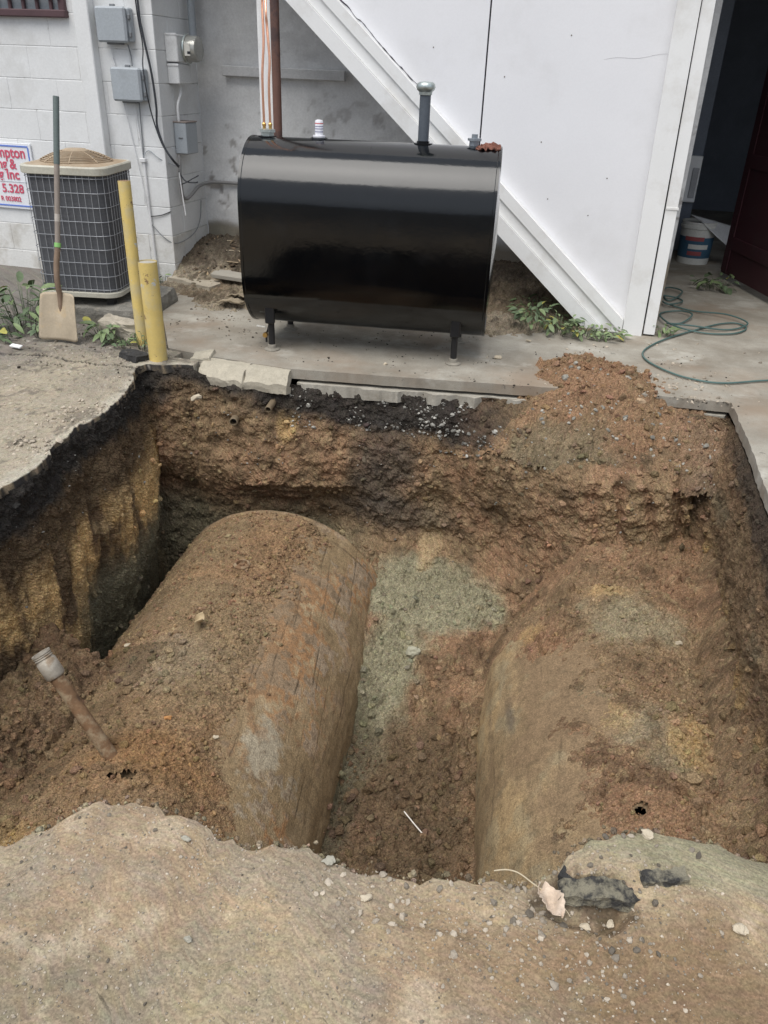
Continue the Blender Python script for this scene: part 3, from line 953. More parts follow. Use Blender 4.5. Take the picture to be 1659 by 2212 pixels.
def vary(base, n, a=.25):
    base = np.asarray(base)
    if base.ndim == 1:
        base = np.repeat(base[None], n, 0)
    return base * (1 + a * (rng.random((n, 1)) * 2 - 1)) * (1 + .08 * (rng.random((n, 3)) * 2 - 1))
MSTONE = M('loose_stone', attr=True, rough=.9, var=.12, vscale=40, fine=.15, fscale=220, bump=.3, bdist=.002, bscale=200, spec=.3)

def pit_clods():
    pos, siz, col = [], [], []
    def on_floor(n, x0, x1, y0, y1, smin, smax, dens_seed, thr, colour=None, bright=1.0):
        x, y = x0 + (x1 - x0) * rng.random(n), y0 + (y1 - y0) * rng.random(n)
        keep = fbm(P3(x, y), 5, 3, dens_seed) > thr
        x, y = x[keep], y[keep]
        za, ua, sa = tank_top(TA, x, y)
        zb, ub, sb = tank_top(TB, x, y)
        z, c = floor_at(x, y)
        ok = (z > np.maximum(za, zb) - .002)
        x, y, z, c = x[ok], y[ok], z[ok], c[ok]
        s = .60 * (smin + (smax - smin) * rng.random(len(x)) ** 4.5)
        pos.append(P3(x, y, z))
        siz.append(s)
        col.append(vary(c * bright if colour is None else colour, len(x), .3))
    on_floor(8000, -2.0, -.95, 1.0, 3.65, .004, .022, 201, -.15, bright=1.1)        # crumbs on the left tank
    on_floor(1500, -1.75, -1.05, 2.6, 3.6, .006, .020, 203, -.3, RUST * .8 + .04)
    on_floor(2600, -.85, .05, 1.3, 3.6, .006, .032, 205, -.3)                        # trough
    on_floor(900, -.80, -.20, 1.4, 2.7, .012, .040, 206, -.3, DBROWN * 1.5)
    on_floor(7000, -.05, .90, 1.2, 3.8, .004, .022, 207, -.1, bright=1.1)           # on the right tank
    on_floor(1600, -2.1, -1.35, .85, 2.5, .006, .034, 209, -.3)
    on_floor(500, .55, .90, 1.3, 2.6, .010, .040, 211, -.4)
    # on the walls
    w = PIT_P.reshape(-1, 3)
    wc = PIT_C.reshape(-1, 3)
    nd = len(DEP)
    i = rng.integers(0, NR, 14000)
    j = rng.integers(6, 175, 14000)
    k = i * nd + j
    keep = (w_near[i] < .3) & (fbm(w[k], 6, 3, 215) > -.05) & (rng.random(14000) < np.where(w_left[i] > .5, .25, 1))
    k = k[keep]
    pos.append(w[k])
    siz.append(.003 + .016 * rng.random(len(k)) ** 4)
    col.append(vary(wc[k] * 1.15, len(k), .35))
    # on the spoil heap
    x, y = -.5 + 1.3 * rng.random(2600), 3.7 + 1.0 * rng.random(2600)
    ii, jj = np.clip(np.searchsorted(SX, x) - 1, 0, len(SX) - 1), np.clip(np.searchsorted(SY, y) - 1, 0, len(SY) - 1)
    pos.append(P3(x, y, SZ[ii, jj]))
    siz.append(.003 + .016 * rng.random(len(x)) ** 5)
    col.append(vary(SC[ii, jj], len(x), .3))
    # crumbs along the broken near edge
    i = rng.integers(0, NR, 5000)
    i = i[w_near[i] > .6]
    q = rim_edge[i] + nrm[i] * rng.normal(0, .012, (len(i), 1))
    pos.append(P3(q[:, 0], q[:, 1], fg_height(q[:, 0], q[:, 1]) - .004 - .02 * rng.random(len(i))))
    siz.append(.0015 + .008 * rng.random(len(i)) ** 3)
    col.append(vary(SAND * .8, len(i), .4))
    p, s, c = np.concatenate(pos), np.concatenate(siz), np.concatenate(col)
    bigm = s > .013
    scatter('soil_clods', p[bigm], s[bigm], c[bigm], MSOIL, 1, .85, .4, 31, 'crumbled brown soil clods lying all over the pit')
    scatter('soil_crumbs', p[~bigm], s[~bigm], c[~bigm], MSOIL, 0, .85, .3, 32, 'fine soil crumbs scattered over the buried tanks and pit walls')
pit_clods()

def chips():
    """pale stone chips in the black layer under the slab and along the broken edges"""
    nd = len(DEP)
    w = PIT_P.reshape(-1, 3)
    pos, siz, col = [], [], []
    def wall_band(n, x0, x1, d0, d1, thr, smin, smax, kinds_w):
        i = rng.integers(0, NR, n * 6)
        i = i[(kinds_w[i] > .5) & (rim_xy[i, 0] > x0) & (rim_xy[i, 0] < x1)][:n]
        d = d0 + (d1 - d0) * rng.random(len(i))
        j = np.searchsorted(DEP, d)
        k = i * nd + j
        keep = fbm(w[k], 7, 3, 231) > thr
        k = k[keep]
        pos.append(w[k])
        siz.append(smin + (smax - smin) * rng.random(len(k)) ** 2.5)
        g = .12 + .32 * rng.random((len(k), 1)) ** 1.5
        col.append(g * np.array((1, .96, .86)))
    back = np.clip(w_back + w_shelf, 0, 1)
    wall_band(900, -1.5, -.2, .02, .22, -.1, .003, .013, back)
    wall_band(260, -.75, -.15, .03, .30, -.2, .006, .018, back)
    wall_band(160, -2.1, -1.4, .1, .5, 0., .004, .012, np.clip(w_bl, 0, 1))
    wall_band(120, -1.6, .6, .2, .9, .0, .003, .009, back)
    wall_band(160, -2.5, -1.9, .02, .5, .0, .003, .008, w_left)
    p, s, c = np.concatenate(pos), np.concatenate(siz), np.concatenate(col)
    scatter('stone_chips', p, s, c, MSTONE, 0, .7, .4, 33, 'pale stone chips stuck in the black layer under the slab')
    # pebbles on the paving: foreground, left edge, on the slab and the spoil
    pos, siz, col = [], [], []
    def flat(n, x0, x1, y0, y1, smin, smax, zf, thr=-1, lum=(.22, .6), pw=3.):
        x, y = x0 + (x1 - x0) * rng.random(n), y0 + (y1 - y0) * rng.random(n)
        keep = fbm(P3(x, y), 6, 3, 233) > thr
        x, y = x[keep], y[keep]
        pos.append(P3(x, y, zf(x, y)))
        siz.append(smin + (smax - smin) * rng.random(len(x)) ** pw)
        g = lum[0] + (lum[1] - lum[0]) * rng.random((len(x), 1))
        col.append(g * np.array((1, .86, .68)))
    outside = lambda x, y: np.where(in_poly(x, y, [tuple(q) for q in rim_edge[::12]]), -9, fg_height(x, y))
    flat(6500, -1.1, .80, .40, 1.20, .0012, .0036, outside, -.4, (.15, .52), 2.5)
    flat(700, -1.0, .75, .45, 1.10, .0015, .0050, outside, -.2, (.25, .48), 3)
    flat(160, -.35, .30, .90, 1.12, .003, .010, outside, -.2, (.22, .5), 2)
    flat(90, .0, .40, 1.00, 1.25, .003, .010, outside, -.5, (.10, .45), 2)
    flat(350, .10, .75, .5, 1.10, .0015, .005, outside, -.1, (.10, .22), 2.5)
    flat(200, -.95, .1, .5, 1.10, .002, .005, outside, -.1, (.10, .20), 2)
    zl = lambda x, y: np.where(in_poly(x, y, [tuple(q) for q in rim_edge[::12]]), -9, -.008)
    flat(500, -3.0, -2.05, 2.0, 3.9, .002, .008, zl, -.1, (.22, .5), 4)
    flat(90, -2.30, -2.08, 2.45, 2.75, .004, .014, zl, -.5, (.30, .52), 2)
    flat(110, -2.34, -2.14, 2.85, 3.20, .004, .014, zl, -.5, (.30, .52), 2)
    flat(400, -3.4, -2.2, 3.5, 4.6, .003, .010, zl, -.1, (.04, .3), 2)
    flat(500, -2.1, .9, 4.05, 5.0, .002, .008, lambda x, y: x * 0, .0, (.03, .10), 2)
    flat(420, -.7, 2.0, 4.15, 5.3, .003, .013, lambda x, y: x * 0, -.1, (.22, .55), 3)
    flat(150, .25, .85, 4.15, 4.6, .003, .014, lambda x, y: x * 0, -.3, (.22, .5), 2)
    flat(500, -3.0, -1.9, 4.4, 5.9, .003, .012, lambda x, y: .0 + .19 * sstep(5.35, 6.1, y), -.1, (.05, .35), 2)
    p, s, c = np.concatenate(pos), np.concatenate(siz), np.concatenate(col)
    ok = p[:, 2] > -1
    scatter('pebbles', p[ok], s[ok], c[ok], MSTONE, 0, .65, .3, 34, 'small pebbles and grit strewn over the pavement')
    # a few pale stones in the spoil and on the shelf
    x, y = -.3 + 1.1 * rng.random(240), 3.8 + .55 * rng.random(240)
    ii, jj = np.clip(np.searchsorted(SX, x) - 1, 0, len(SX) - 1), np.clip(np.searchsorted(SY, y) - 1, 0, len(SY) - 1)
    pz = np.maximum(SZ[ii, jj], -9)
    g = .18 + .26 * rng.random((240, 1))
    scatter('spoil_stones', P3(x, y, pz), .003 + .014 * rng.random(240) ** 2.5, g * np.array((1, .95, .82)), MSTONE, 0, .7, .35, 35, 'pale stones mixed into the red spoil heap')
chips()
# ------------------------------------------------------------------ the building
WHITE = M('white_paint_block', (.74, .745, .74), .75, var=.05, vscale=3, fine=.05, fscale=60, bump=.35, bdist=.004, bscale=70,
          dirt=[((.50, .49, .46), .52, .75, 3.0, .55), ((.33, .31, .28), .68, .76, 14, .5)])
WHITE_LOW = M('white_paint_low', (.72, .715, .69), .8, var=.06, vscale=4, fine=.06, bump=.5, bdist=.005, bscale=60,
              dirt=[((.42, .39, .33), .48, .70, 5.0, .75), ((.22, .19, .15), .64, .74, 18, .7)])
MORTAR = M('mortar', (.68, .68, .67), .9, bump=.4, dirt=[((.2, .19, .17), .55, .68, 12, .8)])
GREYW = M('grey_parged_wall', (.43, .43, .425), .9, var=.10, vscale=2.5, fine=.10, fscale=50, bump=.8, bdist=.012, bscale=16,
          dirt=[((.30, .295, .285), .52, .72, 3.5, .6), ((.16, .14, .12), .66, .72, 9, .75), ((.62, .62, .60), .60, .74, 5, .4)])
PANEL = M('white_panel', (.80, .80, .82), .55, var=.03, vscale=1.5, fine=.02, bump=.10, bdist=.003, bscale=12,
          dirt=[((.58, .57, .56), .50, .74, 1.3, .45), ((.30, .28, .26), .735, .76, 9, .7)])
TRIM = M('white_trim', (.82, .82, .81), .45, var=.03, vscale=4, fine=.02, bump=.08, bdist=.002, bscale=30, dirt=[((.56, .53, .48), .52, .72, 4, .5)])
DARKGAP = M('dark_gap', (.05, .045, .06), .9, bump=0)
INTER = M('hazy_interior', (.17, .19, .225), .9, var=.15, vscale=3, bump=.2)  # bluish lens veil over the doorway put into the wall colour

WY = 5.56            # face of the block wall
CX = -3.02           # its outer corner
def block_wall():
    root = empty('block_wall', (-4.1, WY, 0), 0, 'white painted concrete block wall with a corner, behind the condenser unit', 'wall')
    off = Vector(root.location)
    ch, ln, g = .199, .395, .0035
    z0 = -.075
    k = 0
    meshes = {}
    def blk(L, H, D, key):
        kk = (round(L, 3), round(H, 3), round(D, 3), key)
        if kk not in meshes:
            mb = MB()
            mb.box((0, 0, 0), (L, D, H), None, .003)
            meshes[kk] = mb.mesh('block', 30)
        return meshes[kk]
    back = MB()
    back.box((-4.2, WY + .097, 1.45), (2.35, .188, 3.1))
    back.box((CX - .10, WY + .45, 1.45), (.186, .62, 3.1))
    b = back.build('mortar_bed', MORTAR, root)
    b.location = -off
    for r in range(16):
        zc = z0 + ch * r + ch / 2 + .001
        xr = CX - (0 if r % 2 == 0 else .197)
        if r % 2 == 1:
            m = blk(.190, ch - g, .19, r < 2)
            o = link('block', m, WHITE_LOW if r < 2 else WHITE, root)
            o.location = Vector((CX - .095, WY + .095 + random.uniform(-.001, .0015), zc)) - off
        while xr > -5.2:
            o = link('block', blk(ln - .0008, ch - g, .19, r < 2), WHITE_LOW if r < 2 else WHITE, root)
            o.location = Vector((xr - ln / 2, WY + .095 + random.uniform(-.0006, .0008), zc)) - off
            xr -= ln
        # return face
        y = WY + (.192 if r % 2 == 0 else .192)
        first = True
        while y < 6.14:
            L = min(ln if not (first and r % 2) else ln / 2, 6.15 - y)
            if L > .04:
                o = link('block', blk(.19, ch - g, L - g * .5, r < 2), WHITE_LOW if r < 2 else WHITE, root)
                o.location = Vector((CX - .095 + random.uniform(-.0015, .001), y + L / 2, zc)) - off
            y += L
            first = False
    return root
block_wall()

# pilaster and window on the left
pil = tag(MB().box((-3.500, WY - .040, 1.45), (.115, .078, 3.0), None, .006).build('pilaster', WHITE), 'white painted pilaster running up the block wall left of the grey boxes', 'pilaster')
BRNF = M('maroon_brown_paint', (.085, .045, .05), .6, bump=.2)
GLASS = M('dusty_glass', (.20, .22, .24), .25, var=.2, vscale=9, bump=.05)
win = empty('barred_window', (-4.17, WY, 1.69), 0, 'brown framed window with vertical bars high on the white block wall', 'window')
MB().box((0, -.012, .02), (1.06, .07, .045), None, .006).build('sill', BRNF, win)
for sx in (-.50, .50):
    MB().box((sx, -.008, .40), (.045, .05, .72), None, .004).build('frame', BRNF, win)
MB().box((0, -.008, .78), (1.06, .05, .045), None, .004).build('frame', BRNF, win)
MB().box((0, -.004, .40), (.95, .010, .715)).build('pane', GLASS, win)
for k in range(9):
    MB().box((-.42 + k * .105, -.022, .40), (.022, .022, .72), None, .004).build('bar', BRNF, win)
for zz in (.11, .43):
    MB().box((0, -.045, zz), (1.0, .012, .020), None, .003).build('crossbar', BRNF, win)

# grey back wall of the recess, with a ledger board
bw = empty('grey_back_wall', (-1.4, 6.15, 0), 0, 'grey peeling parged wall at the back of the recess behind the oil tank', 'wall')
def back_wall():
    xs, zs = np.arange(-3.02, .55, .016), np.arange(-.15, 3.0, .016)
    X, Z = np.meshgrid(xs, zs, indexing='ij')
    P = P3(X, Z)
    n1, n2, n3 = fbm(P, 2, 4, 301), fbm(P, 8, 4, 302), fbm(P, 26, 3, 303)
    peel = sstep(.30, .36, n2 + .35 * n1) * sstep(1.5, .6, Z)
    Y = 6.15 - (n1 * .008 + n2 * .006 + n3 * .0025) + peel * .010
    base = sstep(.36, .30, Z + .03 * n2)
    Y = Y + base * .012
    c = mixc(np.array((.64, .64, .635)), np.array((.72, .72, .71)), sstep(-.3, .4, n1))
    c = mixc(c, np.array((.52, .515, .51)), sstep(.15, .5, n2) * .4)
    c = mixc(c, np.array((.17, .14, .115)), sstep(.44, .50, n2 + .5 * n3) * sstep(1.7, .5, Z) * .6)
    c = mixc(c, np.array((.27, .22, .15)), base * .85)
    c = mixc(c, np.array((.15, .15, .12)), base * sstep(-2.6, -2.95, X) * .6)
    me = np_mesh('wall_face', P3(X + 1.4, Y - 6.15, Z).reshape(-1, 3), grid_faces(len(xs), len(zs)), c.reshape(-1, 3))
    link('wall_face', me, M('parged_wall', attr=True, rough=.92, var=.06, vscale=5, fine=.10, fscale=70, bump=.5, bdist=.004, bscale=60), bw)
back_wall()
MB().box((-2.33 + 1.4, 6.115 - 6.15, 1.408), (.93, .05, .066), rot3('Y', .3), .004).build('ledger_board', M('grey_board', (.55, .55, .545), .85, dirt=[((.25, .22, .18), .62, .70, 6, .7)], bump=.3), bw)

# stair enclosure: white sheets, sloping stringer trim, corner post
PY = 5.40
enc = empty('stair_enclosure', (-.7, PY, 0), 0, 'white panelled stair enclosure with a sloping white trim band', 'enclosure')
EO = Vector(enc.location)
def xz(pts, y):
    return [Vector((x, y, z)) - EO for x, z in pts]
SLOPE = (-.006 - 1.802) / (.034 + 2.012)
def low_edge(x, lift=0.):
    return -.006 + SLOPE * (x - .034) + lift
def quad_sheet(name, x0, x1, top, lift, mat):
    mb = MB()
    pts = [(x0, low_edge(x0, lift)), (x1, low_edge(x1, lift)), (x1, top), (x0, top)]
    mb.prism(xz(pts, PY + .016), (0, -1, 0), .016)
    return mb.build(name, mat, enc)
MB().prism(xz([(-3.3, low_edge(-3.3, .10)), (.40, .05), (.40, 4.6), (-3.3, 4.6)], PY + .075), (0, -1, 0), .05).build('backing', DARKGAP, enc)
quad_sheet('sheet', -3.25, -.781, 4.5, .12, PANEL)
quad_sheet('sheet', -.771, .268, 4.5, .12, PANEL)
def band(name, a, b, y0, t, mat, tilt=0.):
    """strip parallel to the lower edge between lifts a and b"""
    x0, x1 = -3.2, .262
    mb = MB()
    p = [(x0, low_edge(x0, a)), (x1, low_edge(x1, a)), (x1, low_edge(x1, b)), (x0, low_edge(x0, b))]
    v = [Vector((x, y0, z)) - EO for x, z in p]
    v[2].y -= tilt
    v[3].y -= tilt
    w = [q + Vector((0, -t, 0)) for q in v]
    mb.add(v + w, [(0, 1, 2, 3), (7, 6, 5, 4), (0, 4, 5, 1), (1, 5, 6, 2), (2, 6, 7, 3), (3, 7, 4, 0)])
    return mb.build(name, mat, enc)
def clip_band(name, a, b, y0, t, mat):
    x0, x1 = -3.2, .262
    pts = []
    for x in np.linspace(x0, x1, 60):
        pts.append((x, max(0.004, low_edge(x, a))))
    for x in np.linspace(x1, x0, 60):
        pts.append((x, max(0.010, low_edge(x, b))))
    mb = MB()
    n = 60
    v = [Vector((x, y0, z)) - EO for x, z in pts]
    w = [q + Vector((0, -t, 0)) for q in v]
    N = len(v)
    fs = [(i, i + 1, N - 2 - i, N - 1 - i) for i in range(n - 1)]
    fs = fs + [tuple(N + k for k in f)[::-1] for f in fs] + [(i, N + i, N + (i + 1) % N, (i + 1) % N) for i in range(N)]
    mb.add(v + w, fs)
    return mb.build(name, mat, enc)
NAIL = M('nail_head', (.16, .14, .13), .6, bump=0)
for k, (x, z) in enumerate(((-.66, 1.44), (.02, .92), (-.32, .78), (-.40, 1.10), (-.30, 1.66), (-.06, .70), (-1.10, 1.58))):
    MB().lathe([(.0042, 0), (.0038, .0012), (.001, .0016)], 8, axis_mat(Vector((x, PY - .0005, z)) - EO, (0, -1, 0))).build('nail_head', NAIL, enc)
cr = [(-1.72 + .62 * t, low_edge(-1.72 + .62 * t, .300) + .010 * float(vnoise(np.array([[t * 14, 3, 1.]]), 5)[0])) for t in np.linspace(0, 1, 40)]
MB().tube([Vector((x, PY - .001, z)) - EO for x, z in cr], [.0015 + .004 * max(0, float(vnoise(np.array([[k * .9, 1, 2.]]), 9)[0])) for k in range(40)], 5).build('torn_caulk', DARKGAP, enc)
MB().tube([Vector((-.10 + .36 * t, PY - .0002, 1.545 + .035 * t + .006 * math.sin(t * 9))) - EO for t in np.linspace(0, 1, 14)], .0009, 4).build('hairline_crack', M('hairline', (.45, .44, .44), .9, bump=0), enc)
clip_band('trim_band', .0, .115, PY - .002, .062, TRIM)
clip_band('trim_band', .117, .205, PY - .002, .040, TRIM)
clip_band('trim_band', .207, .292, PY - .002, .055, TRIM)
clip_band('soffit', .0, .03, PY + .32, .30, TRIM)
post = empty('corner_post', (.33, PY, 0), 0, 'wide white corner post of the stair enclosure beside the garage opening', 'post')
mb = MB()
mb.add([(x - .33, y, z) for z, dx in ((0.0, 0), (4.5, -.055)) for x, y in ((.266 + dx, -.070), (.388 + dx, -.070), (.388 + dx, .10), (.266 + dx, .10))],
       [(0, 1, 2, 3)[::-1], (4, 5, 6, 7), (0, 1, 5, 4), (1, 2, 6, 5), (2, 3, 7, 6), (3, 0, 4, 7)])
mb.build('post_board', TRIM, post)
ds = empty('downspout', (.430, PY - .03, 0), 0, 'slim white metal downspout with an open lower end beside the corner post', 'downspout')
mb = MB()
def ring(z, dx, w, d):
    return [(dx - w, -d, z), (dx + w, -d, z), (dx + w, d, z), (dx - w, d, z)]
prof = [(.012, .004), (.10, .002), (.55, -.004), (1.1, -.012), (1.84, -.024), (4.5, -.06)]
vv, ff = [], []
for z, dx in prof:
    vv += ring(z, dx, .034, .024)
for i in range(len(prof) - 1):
    for k in range(4):
        ff.append((i * 4 + k, i * 4 + (k + 1) % 4, i * 4 + 4 + (k + 1) % 4, i * 4 + 4 + k))
o = len(vv)
for z, dx in prof:
    vv += ring(z, dx, .031, .021)
for i in range(len(prof) - 1):
    for k in range(4):
        ff.append(tuple(o + q for q in (i * 4 + k, i * 4 + (k + 1) % 4, i * 4 + 4 + (k + 1) % 4, i * 4 + 4 + k))[::-1])
for k in range(4):
    ff.append((k, o + k, o + (k + 1) % 4, (k + 1) % 4))
mb.add(vv, ff)
mb.build('pipe', TRIM, ds)
MB().box((-.003, -.001, .78), (.074, .056, .012)).build('strap', TRIM, ds)

# garage interior behind the opening
gar = empty('garage_room', (3, 8, 0), 0, 'dim garage room behind the open doorway on the right', 'room')
GO = Vector(gar.location)
def gbox(name, c, s, mat):
    return MB().box(Vector(c) - GO, s).build(name, mat, gar)
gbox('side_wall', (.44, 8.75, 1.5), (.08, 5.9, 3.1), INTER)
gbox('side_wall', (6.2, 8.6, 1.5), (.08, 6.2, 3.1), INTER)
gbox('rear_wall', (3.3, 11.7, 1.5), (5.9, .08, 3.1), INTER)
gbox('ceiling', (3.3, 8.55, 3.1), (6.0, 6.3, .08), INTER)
gbox('lintel', (3.3, PY + .06, 3.75), (5.75, .12, 1.5), TRIM)
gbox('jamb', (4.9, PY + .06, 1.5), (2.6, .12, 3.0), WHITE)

MAROON = M('maroon_paint', (.050, .014, .019), .55, var=.15, vscale=3, fine=.08, bump=.15, dirt=[((.05, .03, .03), .5, .7, 4, .6)])
dr = empty('maroon_door', (1.10, 7.42, 0), 0, 'dark maroon panel door standing open inside the garage', 'door')
dvec = Vector((.52, -1.72, 0))
ang = math.atan2(dvec.y, dvec.x)
dr.rotation_euler = (0, 0, ang)
L_ = dvec.length
MB().box((L_ / 2, 0, 1.27), (L_, .045, 2.44), None, .004).build('leaf', MAROON, dr)
for k in range(4):
    MB().box((L_ / 2, -.027, .30 + k * .62), (L_ - .12, .012, .10), None, .003).build('rail', MAROON, dr)
for k in (0.06, L_ - .06):
    MB().box((k, -.027, 1.27), (.10, .010, 2.40), None, .003).build('stile', MAROON, dr)

# white panel box inside
wp = empty('wall_panel_box', (.77, 8.45, .66), rad(-4), 'white electrical panel box hanging inside the dark garage above the bucket', 'panel box')
MB().box((0, 0, .0), (.17, .06, .40), None, .006).build('housing', TRIM, wp)
MB().box((.045, -.034, -.03), (.055, .012, .26), None, .004).build('cover_flap', M('grey_flap', (.42, .42, .43), .6), wp)
MB().box((0, .06, .80), (.16, .05, 2.9)).build('mounting_stud', INTER, wp)
# ------------------------------------------------------------------ oil tank in front of the recess
TC = Vector((-1.208, 4.511, 0))
TROT = rad(5.94)
TL, TWD, TZ0, TZ1 = 1.352, .62, .125, 1.118
BLACKP = M('black_gloss_paint', (.0016, .0022, .003), .12, var=.2, vscale=3, fine=0, bump=.10, bdist=.02, bscale=2.6, spec=.58, coat=0., rvar=.04,
           dirt=[((.03, .034, .040), .58, .80, 3.2, .15)])
BLACKM = M('black_satin', (.012, .012, .013), .4, var=.2, bump=.1)
ZINC = M('zinc', (.50, .55, .53), .35, .8, var=.15, vscale=30, bump=.1)
FLANGE = M('dusty_flange', (.30, .275, .23), .8, .2, var=.2, vscale=30, bump=.3)
BRASS = M('brass', (.60, .38, .13), .35, .9, var=.1, bump=.05)
COPPER = M('copper', (.78, .42, .28), .35, .85, var=.08, vscale=20, bump=.05)
ot = empty('oil_tank', TC, TROT, 'glossy black obround oil tank on four short legs in front of the recess', 'oil tank')
def obround(r, z0, z1, seg=26):
    out = []
    for k in range(seg + 1):
        a = PI * k / seg
        out.append((r * math.cos(a), z1 - r + r * math.sin(a)))
    for k in range(seg + 1):
        a = PI + PI * k / seg
        out.append((r * math.cos(a), z0 + r + r * math.sin(a)))
    return out
def tank_body():
    r = TWD / 2
    secs = []
    rings = [(-TL / 2 + .004, -.006), (-TL / 2, 0), (-TL / 2 + .018, 0), (-TL / 2 + .022, -.004)]
    xs = list(np.linspace(-TL / 2 + .022, TL / 2 - .022, 40))
    allr = [(-TL / 2 + .012, -.016), (-TL / 2, -.004), (-TL / 2, .003), (-TL / 2 + .014, .003), (-TL / 2 + .017, 0.)] + [(x, 0.) for x in xs] + [(TL / 2 - .017, 0.), (TL / 2 - .014, .003), (TL / 2, .003), (TL / 2, -.004), (TL / 2 - .012, -.016)]
    vv = []
    for x, g in allr:
        for (py, pz) in obround(r + g, TZ0 - g, TZ1 + g):
            wv = .006 * math.sin(x * 2.6 + .7) * math.sin((pz - .3) * 5.0) if abs(x) < TL / 2 - .03 else 0
            s = 1 if py < 0 else .4
            vv.append((x, py * (1 + wv * s), pz))
    n = len(obround(r, TZ0, TZ1))
    ff = []
    for i in range(len(allr) - 1):
        for k in range(n):
            k2 = (k + 1) % n
            ff.append((i * n + k, i * n + k2, (i + 1) * n + k2, (i + 1) * n + k))
    mb = MB()
    mb.add(vv, ff)
    # dished ends
    for sgn, base in ((-1, 0), (1, (len(allr) - 1) * n)):
        c0 = len(mb.v)
        ringp = [mb.v[base + k] for k in range(n)]
        prev = list(range(base, base + n))
        for t, bul in ((.75, .014), (.45, .024), (.15, .028)):
            st = len(mb.v)
            for (x, y, z) in ringp:
                zc = (TZ0 + TZ1) / 2
                mb.v.append((sgn * (TL / 2 - .012 + bul), y * t, zc + (z - zc) * t))
            cur = list(range(st, st + n))
            for k in range(n):
                k2 = (k + 1) % n
                q = (prev[k], prev[k2], cur[k2], cur[k])
                mb.f.append(q if sgn > 0 else q[::-1])
            prev = cur
        mb.f.append(tuple(prev) if sgn > 0 else tuple(prev[::-1]))
    return mb.build('body', BLACKP, ot, 40)
tank_body()
for sx in (-.545, .515):
    for sy in (-.215, .215):
        leg = MB().tube([(sx, sy, .02), (sx, sy, .30)], .0185, 14).build('leg', BLACKM, ot, 40)
        # half-round bracket welded to the shell
        MB().box((sx, sy - .022 * (1 if sy < 0 else -1), .225), (.055, .028, .13), None, .006).build('bracket', BLACKM, leg)
        MB().lathe([(.044, 0), (.045, .006), (.040, .010), (.026, .013), (.024, .032), (.019, .034)], 20, Matrix.Translation((sx, sy, 0))).build('foot_flange', FLANGE, leg, 40)
def local(x, y):
    return Vector((x - TC.x, y - TC.y, 0)) @ Matrix.Rotation(TROT, 3, 'Z')
topz = TZ1
# left bushing with two brass fittings
bx = -.59
MB().lathe([(.050, -.012), (.050, .002), (.038, .004)], 20, Matrix.Translation((bx, .0, topz))).build('spud', BLACKP, ot, 40)
bu = MB().lathe([(.036, 0), (.036, .018), (.044, .020), (.044, .034), (.030, .037)], 6, Matrix.Translation((bx, 0, topz))).build('bushing', ZINC, ot)
for dx in (-.017, .017):
    MB().lathe([(.009, .036), (.009, .050), (.011, .050), (.011, .060), (.007, .066)], 6, Matrix.Translation((bx + dx, 0, topz))).build('flare_fitting', BRASS, bu)
# gauge
GA = M('gauge_plastic', (.78, .78, .82), .3, var=.05, bump=0)
gx = -.305
MB().lathe([(.048, -.012), (.046, .004), (.034, .008)], 20, Matrix.Translation((gx, 0, topz))).build('spud', BLACKP, ot, 40)
ga = MB().lathe([(.034, .004), (.034, .016), (.022, .018), (.022, .082), (.018, .090), (.006, .092)], 16, Matrix.Translation((gx, 0, topz))).build('gauge', GA, ot, 40)
for k, (zz, cc) in enumerate(((.034, 'b'), (.048, 'b'), (.060, 'b'), (.074, 'r'))):
    MB().lathe([(.0224, zz - .0022), (.0226, zz), (.0224, zz + .0022)], 16, Matrix.Translation((gx, 0, topz)), cap=False).build('gauge_mark', M('mark_red', (.7, .12, .12), .5, bump=0) if cc == 'r' else M('mark_blue', (.28, .28, .42), .5, bump=0), ga)
# seam tick on the shell
MB().box((.0, -.135, topz - .033), (.004, .05, .003), rot3('X', 26), 0).build('seam_weld', BLACKM, ot)
# vent pipe with mushroom cap
vx = .257
MB().lathe([(.050, -.010), (.050, .003), (.034, .006), (.034, .012), (.028, .014)], 20, Matrix.Translation((vx, 0, topz))).build('spud', BLACKP, ot, 40)
vp = MB().tube([(vx, 0, topz), (vx, 0, topz + .235)], .0285, 20).build('vent_pipe', M('grey_black_pipe', (.085, .100, .120), .5, bump=.05), ot, 40)
MB().lathe([(.034, .228), (.035, .242), (.046, .252), (.050, .264), (.047, .278), (.036, .287), (.014, .290)], 24, Matrix.Translation((vx, 0, topz))).build('vent_cap', ZINC, vp, 40)
# right bung with nipple
rx = .527
MB().lathe([(.048, -.014), (.048, .000), (.034, .003)], 20, Matrix.Translation((rx, 0, topz - .004))).build('spud', BLACKP, ot, 40)
bg_ = MB().lathe([(.026, 0), (.026, .024), (.036, .025), (.036, .036), (.016, .037), (.016, .056)], 8, Matrix.Translation((rx, 0, topz))).build('bung', M('dull_zinc', (.30, .33, .36), .45, .6, bump=.1), ot)
# drain fitting hanging at the left front leg
dv = MB().tube(arc([(-.575, -.15, .135), (-.58, -.17, .10), (-.58, -.20, .085), (-.58, -.205, .04)], 5), .006, 8).build('drain_tube', BLACKM, ot, 40)
MB().lathe([(.014, -.012), (.016, 0), (.014, .012)], 10, axis_mat(TC * 0 + Vector((-.582, -.215, .085)), (0, -1, 0))).build('valve_wheel', BRASS, dv, 40)
MB().box((-.61, -.20, .128), (.055, .012, .008), rot3('Y', 6), .002).build('valve_lever', M('pale_tag', (.75, .73, .66), .6), dv)

